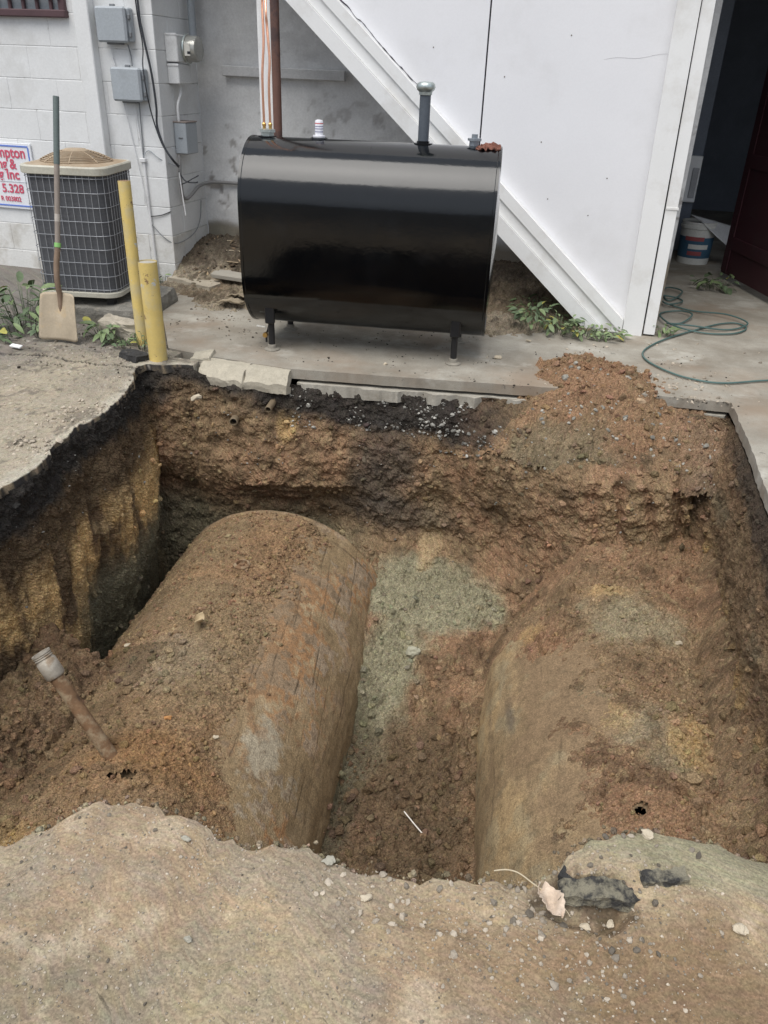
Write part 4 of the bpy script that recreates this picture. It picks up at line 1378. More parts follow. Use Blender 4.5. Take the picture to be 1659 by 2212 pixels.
# rag
def rag_mesh():
    n = 34
    u = np.linspace(-1, 1, n)
    U, V = np.meshgrid(u, u, indexing='ij')
    P = P3(U, V)
    X = U * .062 + fbm(P, 1.6, 3, 401) * .03
    Y = V * .045 + fbm(P, 1.7, 3, 402) * .022
    r = np.sqrt(U ** 2 + V ** 2)
    Z = .032 * np.abs(fbm(P, 2.2, 3, 403)) + .016 * np.clip(1 - r, 0, 1) + .006
    return np_mesh('rag', P3(X, Y, Z).reshape(-1, 3), grid_faces(n, n))
rg = link('rag', rag_mesh(), M('rust_orange_cloth', (.20, .085, .06), .95, var=.3, vscale=25, bump=.5, bscale=300))
rg.location = TC + Matrix.Rotation(TROT, 3, 'Z') @ Vector((.600, -.035, topz - .014))
rg.rotation_euler = (rad(6), 0, TROT)
md = rg.modifiers.new('thick', 'SOLIDIFY')
md.thickness = .004
tag(rg, 'crumpled rust orange rag lying on the right end of the black oil tank', 'rag')

# copper lines and the post behind the tank
def wpt(lx, ly, z):
    q = TC + Matrix.Rotation(TROT, 3, 'Z') @ Vector((lx, ly, 0))
    return (q.x, q.y, z)
MB().tube(arc([wpt(bx - .017, 0, topz + .06), wpt(bx - .017, .0, 1.40), wpt(bx - .010, .02, 1.56), wpt(bx - .022, .06, 1.72), wpt(bx - .04, .14, 1.9), (-2.10, 5.25, 2.5), (-2.12, 5.28, 3.2)], 8), .0070, 8).build('copper_line', COPPER, None, 40)
MB().tube(arc([wpt(bx + .017, 0, topz + .06), wpt(bx + .017, .0, 1.36), wpt(bx + .022, .01, 1.48), wpt(bx + .006, .04, 1.62), wpt(bx - .02, .12, 1.80), (-2.06, 5.22, 2.5), (-2.095, 5.275, 3.2)], 8), .0070, 8).build('copper_line', COPPER, None, 40)
tag(bpy.data.objects['copper_line'], 'bright copper oil line rising from the tank, the left one of the pair', 'copper tube', 'copper lines from the oil tank')
tag(bpy.data.objects['copper_line.001'], 'bright copper oil line rising from the tank, the right one beside the brown pipe', 'copper tube', 'copper lines from the oil tank')
tag(MB().box((-2.160, 5.38, 1.7), (.092, .04, 3.4), None, .003).build('white_post', M('worn_white_board', (.78, .78, .77), .6, bump=.15, dirt=[((.55, .52, .48), .58, .75, 8, .5)], stretch=(6, 6, 1)), None), 'worn white board post standing behind the left end of the oil tank', 'post')
tag(MB().tube([(-2.083, 5.345, 0.1), (-2.083, 5.345, 3.4)], .028, 14).build('brown_pipe', M('brown_pipe', (.15, .075, .055), .5, bump=.15, dirt=[((.03, .025, .03), .5, .6, 6, .6)]), None, 40), 'brown vertical pipe fixed against the white post behind the oil tank', 'pipe')

# ------------------------------------------------------------------ condenser unit
CREAM = M('cream_enamel', (.50, .48, .40), .5, var=.05, vscale=9, bump=.08, dirt=[((.36, .29, .20), .52, .72, 9, .55)])
CREAMTOP = M('dusty_cream_top', (.38, .30, .21), .8, var=.15, vscale=9, bump=.2, dirt=[((.30, .21, .13), .46, .66, 7, .8)])
FINS = M('dark_fins', (.085, .087, .095), .6, var=.15, vscale=8, fine=.25, fscale=40, stretch=(1, 1, 14), bump=.35, bdist=.004, bscale=60)
WIRE = M('grey_wire', (.38, .39, .41), .45, .5, bump=0)
ac = empty('condenser_unit', (-3.105, 4.62, 0), rad(10), 'square cream and dark grey air conditioning condenser with a wire guard', 'air conditioner')
def rsq(h, r, n=7):
    out = []
    for cx, cy, a0 in ((h - r, -h + r, -PI / 2), (h - r, h - r, 0), (-h + r, h - r, PI / 2), (-h + r, -h + r, PI)):
        for k in range(n + 1):
            a = a0 + PI / 2 * k / n
            out.append((cx + r * math.cos(a), cy + r * math.sin(a)))
    return out
def loft(secs):
    """secs: list of (poly, z)"""
    mb = MB()
    n = len(secs[0][0])
    v, f = [], []
    for poly, z in secs:
        v += [(x, y, z) for x, y in poly]
    for i in range(len(secs) - 1):
        for k in range(n):
            k2 = (k + 1) % n
            f.append((i * n + k, i * n + k2, i * n + n + k2, i * n + n + k))
    f.append(tuple(range(n))[::-1])
    f.append(tuple(range((len(secs) - 1) * n, len(secs) * n)))
    return mb.add(v, f)
AZ0, AZ1 = .150, .860
loft([(rsq(0.2522, .085), AZ0), (rsq(0.2584, .09), AZ0 + .003), (rsq(0.2584, .09), AZ0 + .028), (rsq(0.2478, .08), AZ0 + .031)]).build('base_pan', CREAM, ac, 40)
loft([(rsq(0.2372, .075), AZ0 + .03), (rsq(0.2372, .075), AZ1)]).build('coil', FINS, ac, 40)
lid = loft([(rsq(0.2566, .085), AZ1 - .004), (rsq(0.2637, .09), AZ1), (rsq(0.2637, .09), AZ1 + .036), (rsq(0.2566, .085), AZ1 + .044)]).build('lid', CREAM, ac, 40)
loft([(rsq(0.2531, .08), AZ1 + .0425), (rsq(.222, .22), AZ1 + .052)]).build('lid_top', CREAMTOP, lid, 40)
# domed fan guard: rings and spokes
gz = AZ1 + .052
for k in range(12):
    r = .208 - k * .0146
    z = gz + .004 + .060 * (1 - (r / .212) ** 2)
    MB().tube([(r * math.cos(a), r * math.sin(a), z) for a in np.linspace(0, 2 * PI, 48, endpoint=False)], .0032, 6, closed=True).build('guard_ring', CREAMTOP, lid, 40)
for k in range(8):
    a = PI * 2 * k / 8 + .2
    MB().tube([(r * math.cos(a), r * math.sin(a), gz + .002 + .060 * (1 - (r / .212) ** 2)) for r in np.linspace(.215, .04, 10)], .0042, 6).build('guard_spoke', CREAMTOP, lid, 40)
MB().lathe([(.07, gz + .052), (.072, gz + .056), (.06, gz + .066), (.02, gz + .069)], 24).build('motor_cap', CREAMTOP, lid, 40)
MB().lathe([(.205, gz - .02), (.205, gz - .004)], 32).build('fan_well', M('fan_dark', (.02, .018, .016), .9, bump=0), lid)
# wire guard
path = rsq(0.2505, .082, 6)
pp = [Vector((x, y, 0)) for x, y in path]
for k in range(9):
    z = AZ0 + .050 + (AZ1 - AZ0 - .07) * k / 8
    MB().tube([(p.x, p.y, z) for p in pp], .0021, 5, closed=True).build('guard_wire', WIRE, ac, 40)
per = []
for a, b in zip(pp, pp[1:] + pp[:1]):
    n = max(1, int((b - a).length / .004))
    per += [a.lerp(b, t / n) for t in range(n)]
wire_me = MB().tube([(0, 0, AZ0 + .03), (0, 0, AZ1)], .0021, 5).mesh('guard_wire', 40)
NW = 46
for k in range(NW):
    p = per[int(len(per) * k / NW)]
    o = link('guard_wire', wire_me, WIRE, ac)
    o.location = (p.x * .994, p.y * .994, 0)
for sx in (-.18, .18):
    for sy in (-.18, .18):
        MB().box((sx, sy, .115), (.05, .05, .075), None, .004).build('foot', BLACKM, ac)
pad = MB()
def rough_block(size, seed, amp=.02, sub=5, bev=.01):
    """a broken lump: subdivided box pushed about by noise"""
    sx, sy, sz = (s / 2 for s in size)
    n = sub
    g = np.linspace(-1, 1, n + 1)
    V, F, idx = [], [], {}
    def vid(p):
        k = tuple(np.round(p, 5))
        if k not in idx:
            idx[k] = len(V)
            V.append(p)
        return idx[k]
    for ax in range(3):
        for sg in (-1, 1):
            for i in range(n):
                for j in range(n):
                    q = []
                    for (a, b) in ((g[i], g[j]), (g[i + 1], g[j]), (g[i + 1], g[j + 1]), (g[i], g[j + 1])):
                        p = [0, 0, 0]
                        p[ax] = sg
                        p[(ax + 1) % 3] = a
                        p[(ax + 2) % 3] = b
                        q.append(vid(np.array(p, float)))
                    F.append(q if sg > 0 else q[::-1])
    V = np.array(V)
    P = V * np.array((sx, sy, sz))
    r = np.linalg.norm(V, axis=1)[:, None]
    P = P * (1 - .06 * np.clip(r - 1.2, 0, 1))
    for k in range(3):
        P[:, k] += fbm(P + seed * 1.37 + k * 5, 2.2 / max(size), 4, seed + k * 7) * amp + fbm(P + seed, 9 / max(size), 3, seed + 40 + k) * amp * .35
    return np_mesh('lump', P, np.array(F), smooth=False)
PADC = M('rough_grey_pad', (.20, .19, .165), .95, var=.25, vscale=10, fine=.25, fscale=120, bump=.8, bdist=.01, bscale=50, dirt=[((.40, .36, .29), .55, .66, 9, .7)])
pd = link('equipment_pad', rough_block((.72, .66, .16), 11, .035, 14), PADC)
pd.location = (-3.06, 4.66, .015)
pd.rotation_euler = (0, 0, rad(9))
tag(pd, 'rough crumbling grey pad under the air conditioning condenser', 'pad')
lp_ = link('concrete_rubble', rough_block((.24, .13, .12), 17, .03, 10), M('pale_rubble', (.40, .36, .29), .95, var=.2, vscale=14, bump=.7, bdist=.008, bscale=60))
lp_.location = (-2.66, 4.18, .03)
tag(lp_, 'pale lump of broken concrete on the ground between the shovel and the bollards', 'rubble')

# ------------------------------------------------------------------ shovel
sh = empty('shovel', (-2.94, 3.95, 0), rad(4), 'square-mouth shovel with a long handle leaning on the condenser', 'shovel')
sdir = Vector((.030, .235, 1)).normalized()
DUSTYB = M('dusty_blade', (.42, .35, .255), .7, .2, var=.15, vscale=9, fine=.1, bump=.2, dirt=[((.55, .40, .22), .55, .68, 8, .5), ((.20, .15, .11), .62, .72, 16, .6)])
def blade():
    nu, nv = 17, 18
    u, v = np.linspace(-1, 1, nu), np.linspace(0, 1, nv)
    U, V = np.meshgrid(u, v, indexing='ij')
    wd = .122 - .018 * V
    X = U * wd
    up = V * .275
    rnd = np.where(np.abs(U) > .8, (np.abs(U) - .8) / .2, 0)
    up = up + .014 * rnd ** 2 * (1 - V) * 1.0 - .012 * rnd ** 2 * (V > .9)
    dish = .030 * (U ** 2) - .006 * np.exp(-(U / .16) ** 2) * sstep(.35, .9, V) * 3
    Y = -dish + up * .30 + .018 * (1 - V) ** 2
    Z = up * .955 + .004
    return np_mesh('blade', P3(X, Y, Z).reshape(-1, 3), grid_faces(nu, nv))
bl = link('blade', blade(), DUSTYB, sh)
mdd = bl.modifiers.new('thick', 'SOLIDIFY')
mdd.thickness = .004
HAND = M('weathered_handle', (.26, .22, .19), .75, var=.12, vscale=8, bump=.25, stretch=(8, 8, 1), dirt=[((.38, .30, .22), .5, .7, 5, .5)])
b0 = Vector((0, .068, .16))
sock = MB().tube(arc([b0, b0 + Vector((0, .012, .09)), b0 + Vector((.0, .010, .17)), b0 + Vector((0, .03, .26)), b0 + sdir * .36 + Vector((0, -.03, 0))], 6), [.010] * 2 + [.014] * 6 + [.0165] * 17, 12).build('socket', M('rusty_socket', (.24, .17, .12), .7, .3, var=.2, vscale=12, bump=.2), sh, 40)
h0 = b0 + sdir * .34 + Vector((0, -.03, 0))
hd = MB().tube([h0, h0 + sdir * .47], .0150, 14).build('handle', HAND, sh, 40)
MB().tube([h0 + sdir * .46, h0 + sdir * .80], .0165, 14).build('grip_sleeve', M('grey_green_grip', (.12, .15, .145), .7, var=.08, bump=.1), sh, 40)
MB().tube([h0 + sdir * .022, h0 + sdir * .046], .0185, 14).build('green_band', M('lime_band', (.25, .52, .16), .5, bump=.05), hd, 40)
MB().tube([h0 + sdir * .16, h0 + sdir * .20], .0154, 14).build('paper_label', M('pale_label', (.40, .36, .32), .7, bump=0), hd, 40)

# ------------------------------------------------------------------ bollards
YEL = M('yellow_paint', (.66, .50, .17), .6, var=.10, vscale=8, fine=.05, bump=.25, bdist=.003, bscale=60,
        dirt=[((.52, .46, .30), .46, .64, 9, .6), ((.17, .085, .06), .62, .66, 13, .9), ((.52, .54, .54), .645, .67, 8, .9)])
bo = empty('bollard', (-2.485, 4.10, 0), 0, 'taller and thinner of the two yellow pipe bollards', 'bollard', 'yellow bollards')
mb = MB()
mb.tube([(0, 0, -.1), (-.008, .01, .45), (-.012, .02, .885)], .0335, 20, cap=False)
mb.build('pipe', YEL, bo, 40)
MB().tube([(-.012, .02, .875), (-.012, .02, .884)], .030, 20).build('top_cap', M('rust_cap', (.22, .13, .08), .8), bo)
bo2 = empty('bollard', (-2.268, 3.885, 0), 0, 'shorter and thicker yellow pipe bollard at the corner of the pit', 'bollard', 'yellow bollards')
mb = MB()
mb.tube([(0, 0, -.06), (-.002, 0, .25), (-.004, .0, .525)], .0495, 24, cap=False)
mb.build('pipe', YEL, bo2, 40)
MB().tube([(-.004, 0, .505), (-.004, 0, .519)], .047, 24).build('concrete_fill', MCONC2, bo2)
# ------------------------------------------------------------------ things on the wall
BOXG = M('grey_box_enamel', (.36, .39, .415), .5, var=.04, vscale=6, bump=.05, dirt=[((.28, .29, .30), .55, .75, 6, .4)])
BOXD = M('grey_box_dark', (.20, .21, .22), .6, var=.05, bump=.05)
WCAB = M('white_cable', (.70, .70, .70), .55, bump=.05)
BCAB = M('black_cable', (.035, .038, .045), .5, bump=.05)
def utility_box(x, z, label):
    r = empty('utility_box', (x, WY, z), 0, label, 'utility box', 'grey utility boxes on the block wall')
    MB().box((0, -.030, 0), (.225, .058, .195), None, .008).build('housing', BOXG, r)
    MB().box((-.012, -.076, .0), (.225, .034, .205), rot3('Z', -1.5), .012).build('cover', BOXG, r)
    MB().box((.112, -.060, .045), (.016, .020, .028), None, .003).build('hinge', BOXD, r)
    MB().box((.112, -.060, -.055), (.016, .020, .028), None, .003).build('hinge', BOXD, r)
    MB().box((-.126, -.060, .0), (.014, .020, .034), None, .003).build('latch', BOXD, r)
    MB().box((-.01, -.045, .108), (.036, .018, .018), None, .003).build('lug', BOXD, r)
    MB().box((-.02, -.035, -.105), (.11, .04, .018), None, .003).build('cable_gland', BOXD, r)
utility_box(-3.270, 1.655, 'upper of two grey plastic utility boxes on the white block wall')
utility_box(-3.205, 1.309, 'lower of two grey plastic utility boxes, beside the wall corner')

mt = empty('electric_meter', (CX, 5.79, 1.48), 0, 'round electric meter on a grey-white meter box on the recess side wall', 'electric meter')
WBOX = M('white_meter_box', (.66, .665, .66), .5, var=.04, bump=.05, dirt=[((.40, .40, .39), .55, .75, 7, .5)])
MB().box((.047, 0, .055), (.092, .20, .165), None, .006).build('meter_box', WBOX, mt)
MB().box((.044, .0, -.098), (.086, .19, .125), None, .006).build('lower_box', WBOX, mt)
MB().box((.05, -.101, .137), (.086, .006, .012), None, .002).build('box_lid_edge', WBOX, mt)
MB().box((.046, -.096, -.046), (.084, .008, .012), None, .002).build('box_lid_edge', WBOX, mt)
me_ = MB().lathe([(.088, .0), (.088, .018), (.080, .020), (.080, .075), (.076, .090), (.060, .098), (.01, .100)], 28, axis_mat((.094, .04, .055), (1, 0, 0))).build('meter_cover', M('meter_glass', (.40, .40, .37), .25, .3, var=.1, vscale=18, bump=.03), mt, 40)
MB().lathe([(.090, .002), (.094, .008), (.090, .016)], 28, axis_mat((.094, .04, .055), (1, 0, 0))).build('sealing_ring', ZINC, me_, 40)
MB().box((.135, -.0405, .05), (.042, .004, .075), None, .001).build('face_label', M('meter_label', (.68, .66, .60), .6, bump=0), me_)
MB().box((.147, -.0435, .032), (.022, .002, .016)).build('display', M('meter_display', (.02, .02, .025), .3, bump=0), me_)
tag(MB().tube([(-2.965, 6.02, 1.60), (-2.975, 6.03, 3.0)], .026, 14).build('service_conduit', BOXG, None, 40), 'thick grey conduit rising above the electric meter in the recess corner', 'conduit')
tag(MB().tube(arc([(-2.975, 5.78, 1.33), (-2.97, 5.77, 1.26), (-2.985, 5.74, 1.18), (-2.985, 5.74, 1.05)], 6), .009, 8).build('white_cable', WCAB, None, 40), 'white cable running from the meter box down to the lower grey box', 'cable')
lb = empty('disconnect_box', (CX, 5.80, .975), 0, 'grey metal disconnect box on the recess side wall below the meter', 'disconnect box')
MB().box((.05, 0, 0), (.098, .17, .205), None, .006).build('housing', BOXG, lb)
MB().box((.055, -.088, .0), (.090, .008, .195), None, .003).build('door', BOXG, lb)
MB().box((.055, -.094, .005), (.034, .008, .008), None, .002).build('handle', BOXD, lb)
MB().box((.05, 0, .106), (.104, .18, .010), None, .003).build('rain_hood', M('rusty_hood', (.25, .21, .19), .7), lb)
tag(MB().tube(arc([(-2.985, 5.70, .87), (-2.985, 5.69, .72), (-2.985, 5.70, .60), (-2.985, 5.76, .565), (-2.985, 5.86, .59), (-2.985, 5.98, .63), (-2.95, 6.10, .645), (-2.80, 6.12, .65), (-2.4, 6.12, .645), (-1.6, 6.12, .64)], 7), .0125, 10).build('grey_conduit', M('weathered_conduit', (.25, .245, .24), .6, bump=.2), None, 40), 'weathered grey conduit bending from the disconnect box along the back wall', 'conduit')
tag(MB().box((-2.69, 6.105, .65), (.022, .04, .045), None, .003).build('conduit_strap', BOXG, None), 'small grey strap holding the conduit to the back wall left of the tank', 'strap')
tag(MB().tube(arc([(-3.185, WY - .012, .83), (-3.182, WY - .012, .60), (-3.176, WY - .012, .30), (-3.165, WY - .012, -.02)], 6), .0085, 8).build('white_conduit', WCAB, None, 40), 'thin white conduit running down the block wall behind the bollards', 'conduit')
tag(MB().box((-3.19, WY - .015, .835), (.045, .028, .026), None, .003).build('junction_fitting', WCAB, None), 'small white fitting at the top of the thin white conduit', 'fitting')
def cable(name, pts, r, mat, label):
    return tag(MB().tube(arc(pts, 7), r, 7).build(name, mat, None, 40), label, 'cable')
cable('black_cable', [(-3.105, WY - .03, 2.6), (-3.10, WY - .03, 1.80), (-3.088, WY - .03, 1.62), (-3.05, WY - .03, 1.38), (-3.035, WY - .035, 1.18), (-3.045, WY - .03, 1.06), (-3.005, WY - .03, .93), (-2.955, WY - .01, .845), (-2.975, 5.66, .80)], .0075, BCAB, 'thick black cable hanging past the utility boxes to the wall corner')
cable('black_cable', [(-3.125, WY - .03, 2.6), (-3.115, WY - .03, 1.80), (-3.095, WY - .03, 1.55), (-3.07, WY - .10, 1.42), (-3.058, WY - .10, 1.25), (-3.07, WY - .03, 1.10), (-3.02, WY - .03, .95), (-2.965, WY - .01, .85), (-2.975, 5.66, .79)], .0045, BCAB, 'thinner black cable looping beside the thick one at the wall corner')
cable('white_wire', [(-3.34, WY - .02, 1.545), (-3.335, WY - .012, 1.45), (-3.325, WY - .02, 1.42)], .004, WCAB, 'short white wire between the two utility boxes, left side')
cable('grey_wire', [(-3.21, WY - .02, 1.545), (-3.20, WY - .012, 1.48), (-3.195, WY - .02, 1.42)], .004, BOXD, 'short grey wire between the two utility boxes, right side')
cable('white_wire', [(-3.29, WY - .02, 1.20), (-3.265, WY - .010, 1.0), (-3.235, WY - .010, .80), (-3.21, WY - .010, .62), (-3.19, WY - .010, .45)], .0035, WCAB, 'long thin white wire hanging from the left of the lower utility box')
cable('white_wire', [(-3.20, WY - .02, 1.20), (-3.205, WY - .010, 1.08), (-3.195, WY - .010, .95), (-3.19, WY - .012, .85)], .004, WCAB, 'thin white wire dropping straight to the small white fitting')
cable('grey_wire', [(-3.17, WY - .02, 1.20), (-3.18, WY - .010, 1.05), (-3.182, WY - .010, .93), (-3.187, WY - .012, .85)], .004, BOXD, 'thin grey wire beside the white one under the lower utility box')
cable('thin_wire', [(-3.18, WY - .02, .86), (-3.14, WY - .008, .90), (-3.06, WY - .008, .85), (-2.99, 5.64, .80)], .003, BOXG, 'loose thin wire curving from the white fitting to the wall corner')
cable('thin_wire', [(-3.175, WY - .012, .40), (-3.08, WY - .008, .31), (-3.012, 5.60, .27), (-3.008, 5.85, .29), (-3.008, 5.99, .37), (-3.008, 6.04, .52)], .0035, BOXD, 'drooping thin wire across the lower part of the wall corner')
cable('thin_wire', [(-3.18, WY - .012, .455), (-3.09, WY - .008, .47), (-3.014, WY - .004, .50)], .0035, BCAB, 'short dark wire from the white conduit to the wall corner')
cable('wire_ends', [(-2.985, 5.67, .76), (-2.93, 5.66, .70), (-2.86, 5.66, .695), (-2.835, 5.66, .70)], .005, BCAB, 'stiff dark wire end sticking out below the disconnect box')
cable('wire_ends', [(-2.985, 5.67, .67), (-2.93, 5.66, .69), (-2.87, 5.65, .72), (-2.82, 5.65, .745)], .004, BCAB, 'second dark wire end crossing the first below the disconnect box')
cable('white_rod', [(-2.965, 5.64, .76), (-2.95, 5.63, .62), (-2.93, 5.62, .47)], .0042, WCAB, 'white cable end hanging in front of the bent conduit')

# ------------------------------------------------------------------ sign
sg = empty('sign_board', (-4.432, WY - .012, .67), 0, 'white sign board with red lettering and a blue border behind the condenser', 'sign')
SW = M('sign_white', (.80, .81, .84), .4, var=.02, bump=0)
SR = M('sign_red', (.62, .10, .16), .5, var=.05, bump=0)
SB = M('sign_blue', (.13, .22, .62), .5, var=.05, bump=0)
sx0, sx1, sz0, sz1 = -.36, .335, -.235, .225
MB().box(((sx0 + sx1) / 2, 0, (sz0 + sz1) / 2), (sx1 - sx0, .012, sz1 - sz0), None, .002).build('board', SW, sg)
bo_ = .022
for c, s in ((((sx0 + sx1) / 2, sz1 - bo_), (sx1 - sx0 - 2 * bo_, .010)), (((sx0 + sx1) / 2, sz0 + bo_), (sx1 - sx0 - 2 * bo_, .010)), ((sx1 - bo_, (sz0 + sz1) / 2), (.010, sz1 - sz0 - 2 * bo_ - .011))):
    MB().box((c[0], -.0075, c[1]), (s[0], .003, s[1])).build('border', SB, sg)
def text(body, x_right, z_base, size, bold=0., width=1.):
    cu = bpy.data.curves.new('lettering', 'FONT')
    cu.body = body
    cu.size = size
    cu.align_x = 'RIGHT'
    cu.extrude = .0008
    cu.offset = bold
    t = bpy.data.objects.new('tmp_text', cu)
    COL.objects.link(t)
    dg = bpy.context.evaluated_depsgraph_get()
    me = bpy.data.meshes.new_from_object(t.evaluated_get(dg))
    bpy.data.objects.remove(t)
    o = link('lettering', me, SR, sg)
    o.rotation_euler = (PI / 2, 0, 0)
    o.scale = (width, 1, 1)
    o.location = (x_right, -.0088, z_base)
    return o
text('mpton', .285, .125, .105, .0022, .88)
text('ng &', .190, .048, .098, .0022, .88)
text('g Inc', .205, -.024, .098, .0022, .95)
text('5.328', .222, -.120, .085, .0018, 1.0)
text('R 003802', .185, -.182, .048, .0008, .95)
MB().box((-.02, -.0075, -.043), (.56, .002, .003)).build('rule_line', M('sign_rule', (.55, .58, .62), .5, bump=0), sg)

# ------------------------------------------------------------------ pit fittings
RUSTP = M('rusty_pipe', (.20, .115, .060), .85, .1, var=.25, vscale=25, fine=.2, bump=.6, bdist=.004, bscale=80, dirt=[((.36, .28, .18), .48, .60, 14, .85), ((.06, .04, .03), .62, .70, 22, .7)])
GALV = M('scuffed_galvanised', (.40, .36, .30), .65, .3, var=.2, vscale=30, bump=.4, bdist=.003, bscale=90, dirt=[((.24, .16, .09), .54, .66, 20, .7)])
p0, p1 = Vector((-1.356, 1.735, -.70)), Vector((-1.612, 1.79, -.325))
dd = (p1 - p0).normalized()
fp = empty('fill_pipe', p0, 0, 'rusty fill pipe with a grey threaded coupling leaning out of the left buried tank', 'pipe')
MB().tube([Vector((0, 0, 0)), (p1 - p0) * .45, (p1 - p0) * .80], [.026, .0245, .025], 18).build('pipe', RUSTP, fp, 40)
cpl = (p1 - p0)
co = MB().lathe([(.030, -.095), (.034, -.090), (.034, -.030), (.031, -.026), (.0285, -.020), (.0325, -.017), (.0285, -.013), (.0325, -.009), (.029, -.006), (.033, -.003), (.033, .004), (.026, .004), (.024, -.06)], 22, axis_mat(cpl, dd), cap=False).build('coupling', GALV, fp, 40)
MB().lathe([(.0242, -.055), (.001, -.056)], 22, axis_mat(cpl, dd), cap=False).build('bore', M('bore_dark', (.02, .015, .01), .9, bump=0), co)
def tank_pt(T, u, s, lift=0.):
    q = T['p'] + T['n'] * u + T['d'] * s
    return Vector((q[0], q[1], T['p'][2] + math.sqrt(TR ** 2 - u * u) + lift))
q = tank_pt(TA, -.01, .62, .012)
bn = empty('tank_bung', q, 0, 'round rusty bung ring half buried in soil on the left tank', 'bung')
MB().lathe([(.040, -.02), (.042, .012), (.036, .018), (.028, .018), (.027, .004)], 20, None, cap=False).build('ring', RUSTP, bn, 40)
MB().lathe([(.027, .004), (.012, .006), (.011, .014), (.001, .015)], 8, None, cap=False).build('plug', RUSTP, bn)
q = tank_pt(TA, -.05, .12, .005)
eb = empty('broken_pipe_stub', q, rad(20), 'broken tan pipe stub poking out of the soil on the left tank', 'pipe stub')
mb = MB()
pts = arc([(-.01, 0, -.03), (-.008, 0, .03), (.004, 0, .055), (.03, 0, .066)], 5)
n = len(pts)
vv, ff = [], []
for rr_ in (.027, .021):
    for i, p in enumerate(pts):
        t = (pts[min(i + 1, n - 1)] - pts[max(i - 1, 0)]).normalized()
        w = Vector((0, 1, 0))
        up = w.cross(t)
        for k in range(9):
            a = PI * (.02 + .96 * k / 8)
            vv.append(p + (w * math.cos(a) + (-up if False else up * -1) * -math.sin(a)) * rr_)
for i in range(n - 1):
    for k in range(8):
        ff.append((i * 9 + k, i * 9 + k + 1, i * 9 + 10 + k, i * 9 + 9 + k))
        o = n * 9
        ff.append((o + i * 9 + k, o + i * 9 + 9 + k, o + i * 9 + 10 + k, o + i * 9 + k + 1))
for i in range(n - 1):
    o = n * 9
    ff += [(i * 9, i * 9 + 9, o + i * 9 + 9, o + i * 9), (i * 9 + 8, o + i * 9 + 8, o + i * 9 + 17, i * 9 + 17)]
mb.add(vv, ff)
mb.build('stub_shell', M('tan_clay_pipe', (.48, .37, .22), .8, var=.15, vscale=30, bump=.3), eb, 40)

def pipe_stub(p, d, r, label):
    e = empty('cut_pipe', p, 0, label, 'pipe end', 'cut pipe ends in the pit wall')
    A = axis_mat((0, 0, 0), d)
    MB().lathe([(r, -.14), (r, .0), (r * .80, .002), (r * .78, -.05)], 16, A, cap=False).build('pipe', M('dull_copper_pipe', (.24, .185, .12), .6, .3, var=.2, bump=.3), e, 40)
    MB().lathe([(r * .78, -.045), (.0005, -.046)], 16, A, cap=False).build('bore', M('bore_dark'), e)
pipe_stub((-1.765, 3.735, -.262), (.25, -1, .10), .023, 'larger cut pipe end poking from the back wall of the pit')
pipe_stub((-1.575, 3.775, -.180), (.1, -1, -.05), .019, 'smaller cut pipe end poking from the back wall beside the first')

# broken concrete pieces along the far edge, left of the slab
BROK = M('fresh_broken_concrete', (.42, .38, .30), .95, var=.12, vscale=12, fine=.15, fscale=150, bump=.7, bdist=.006, bscale=60, dirt=[((.30, .26, .2), .56, .7, 9, .5)])
def lump(name, size, loc, rz, seed, mat, label, cat, amp=None, sub=8, tilt=(0, 0), group=None):
    o = link(name, rough_block(size, seed, amp if amp is not None else min(size) * .22, sub), mat)
    o.location = loc
    o.rotation_euler = (rad(tilt[0]), rad(tilt[1]), rad(rz))
    return tag(o, label, cat, group)
def wedge_piece(x0, x1, label, seed, skew=0.):
    n, m = 22, 12
    U, V = np.meshgrid(np.linspace(0, 1, n), np.linspace(0, 1, m), indexing='ij')
    X = x0 + (x1 - x0) * U
    prof_y = np.interp(V, [0, .25, .85, 1], [0, -.055, -.145, -.135])
    prof_z = np.interp(V, [0, .25, .85, 1], [-.003, -.006, -.070, -.115])
    P = P3(X, prof_y + seed, prof_z)
    e = fbm(P, 14, 4, seed)
    X = X + (fbm(P3(V * 2, U * 0 + seed), 2.2, 3, seed) * .016) * (np.abs(U - .5) * 2) ** 3
    Y = 3.985 - .04 * (X + 1.75) * 0 + prof_y * (1 + .22 * fbm(P3(X, seed), 7, 3, seed + 3)) + e * .016 + skew * U
    Z = prof_z + fbm(P, 20, 4, seed + 5) * .014 * sstep(.1, .4, V)
    o = link('slab_piece', np_mesh('slab_piece', P3(X, Y, Z).reshape(-1, 3), grid_faces(n, m), smooth=False), BROK)
    md = o.modifiers.new('thick', 'SOLIDIFY')
    md.thickness = .05
    md.offset = 1
    tag(o, label, 'slab piece')
wedge_piece(-2.02, -1.748, 'pale broken slab piece left of the crack at the far edge of the pit', 21)
wedge_piece(-1.742, -1.50, 'pale broken slab piece right of the crack at the far edge of the pit', 22, .012)
lump('slab_piece', (.11, .13, .06), (-2.05, 4.00, -.02), 10, 23, BROK, 'small cracked slab corner between the short bollard and the pale slab pieces', 'slab piece', .012, 8, (4, -6))
lump('asphalt_chunk', (.15, .09, .06), (-2.40, 3.845, -.005), -20, 24, M('black_asphalt', (.035, .034, .033), .95, var=.3, vscale=25, bump=.9, bdist=.01, bscale=70, dirt=[((.25, .22, .18), .6, .7, 30, .5)]), 'black lump of asphalt lifted at the pit corner beside the short bollard', 'asphalt chunk', .016)
AS = MATS['black_asphalt']
AS2 = M('dusty_asphalt', (.045, .043, .040), .95, var=.3, vscale=40, bump=1., bdist=.008, bscale=120, dirt=[((.26, .235, .17), .43, .56, 26, .92)])
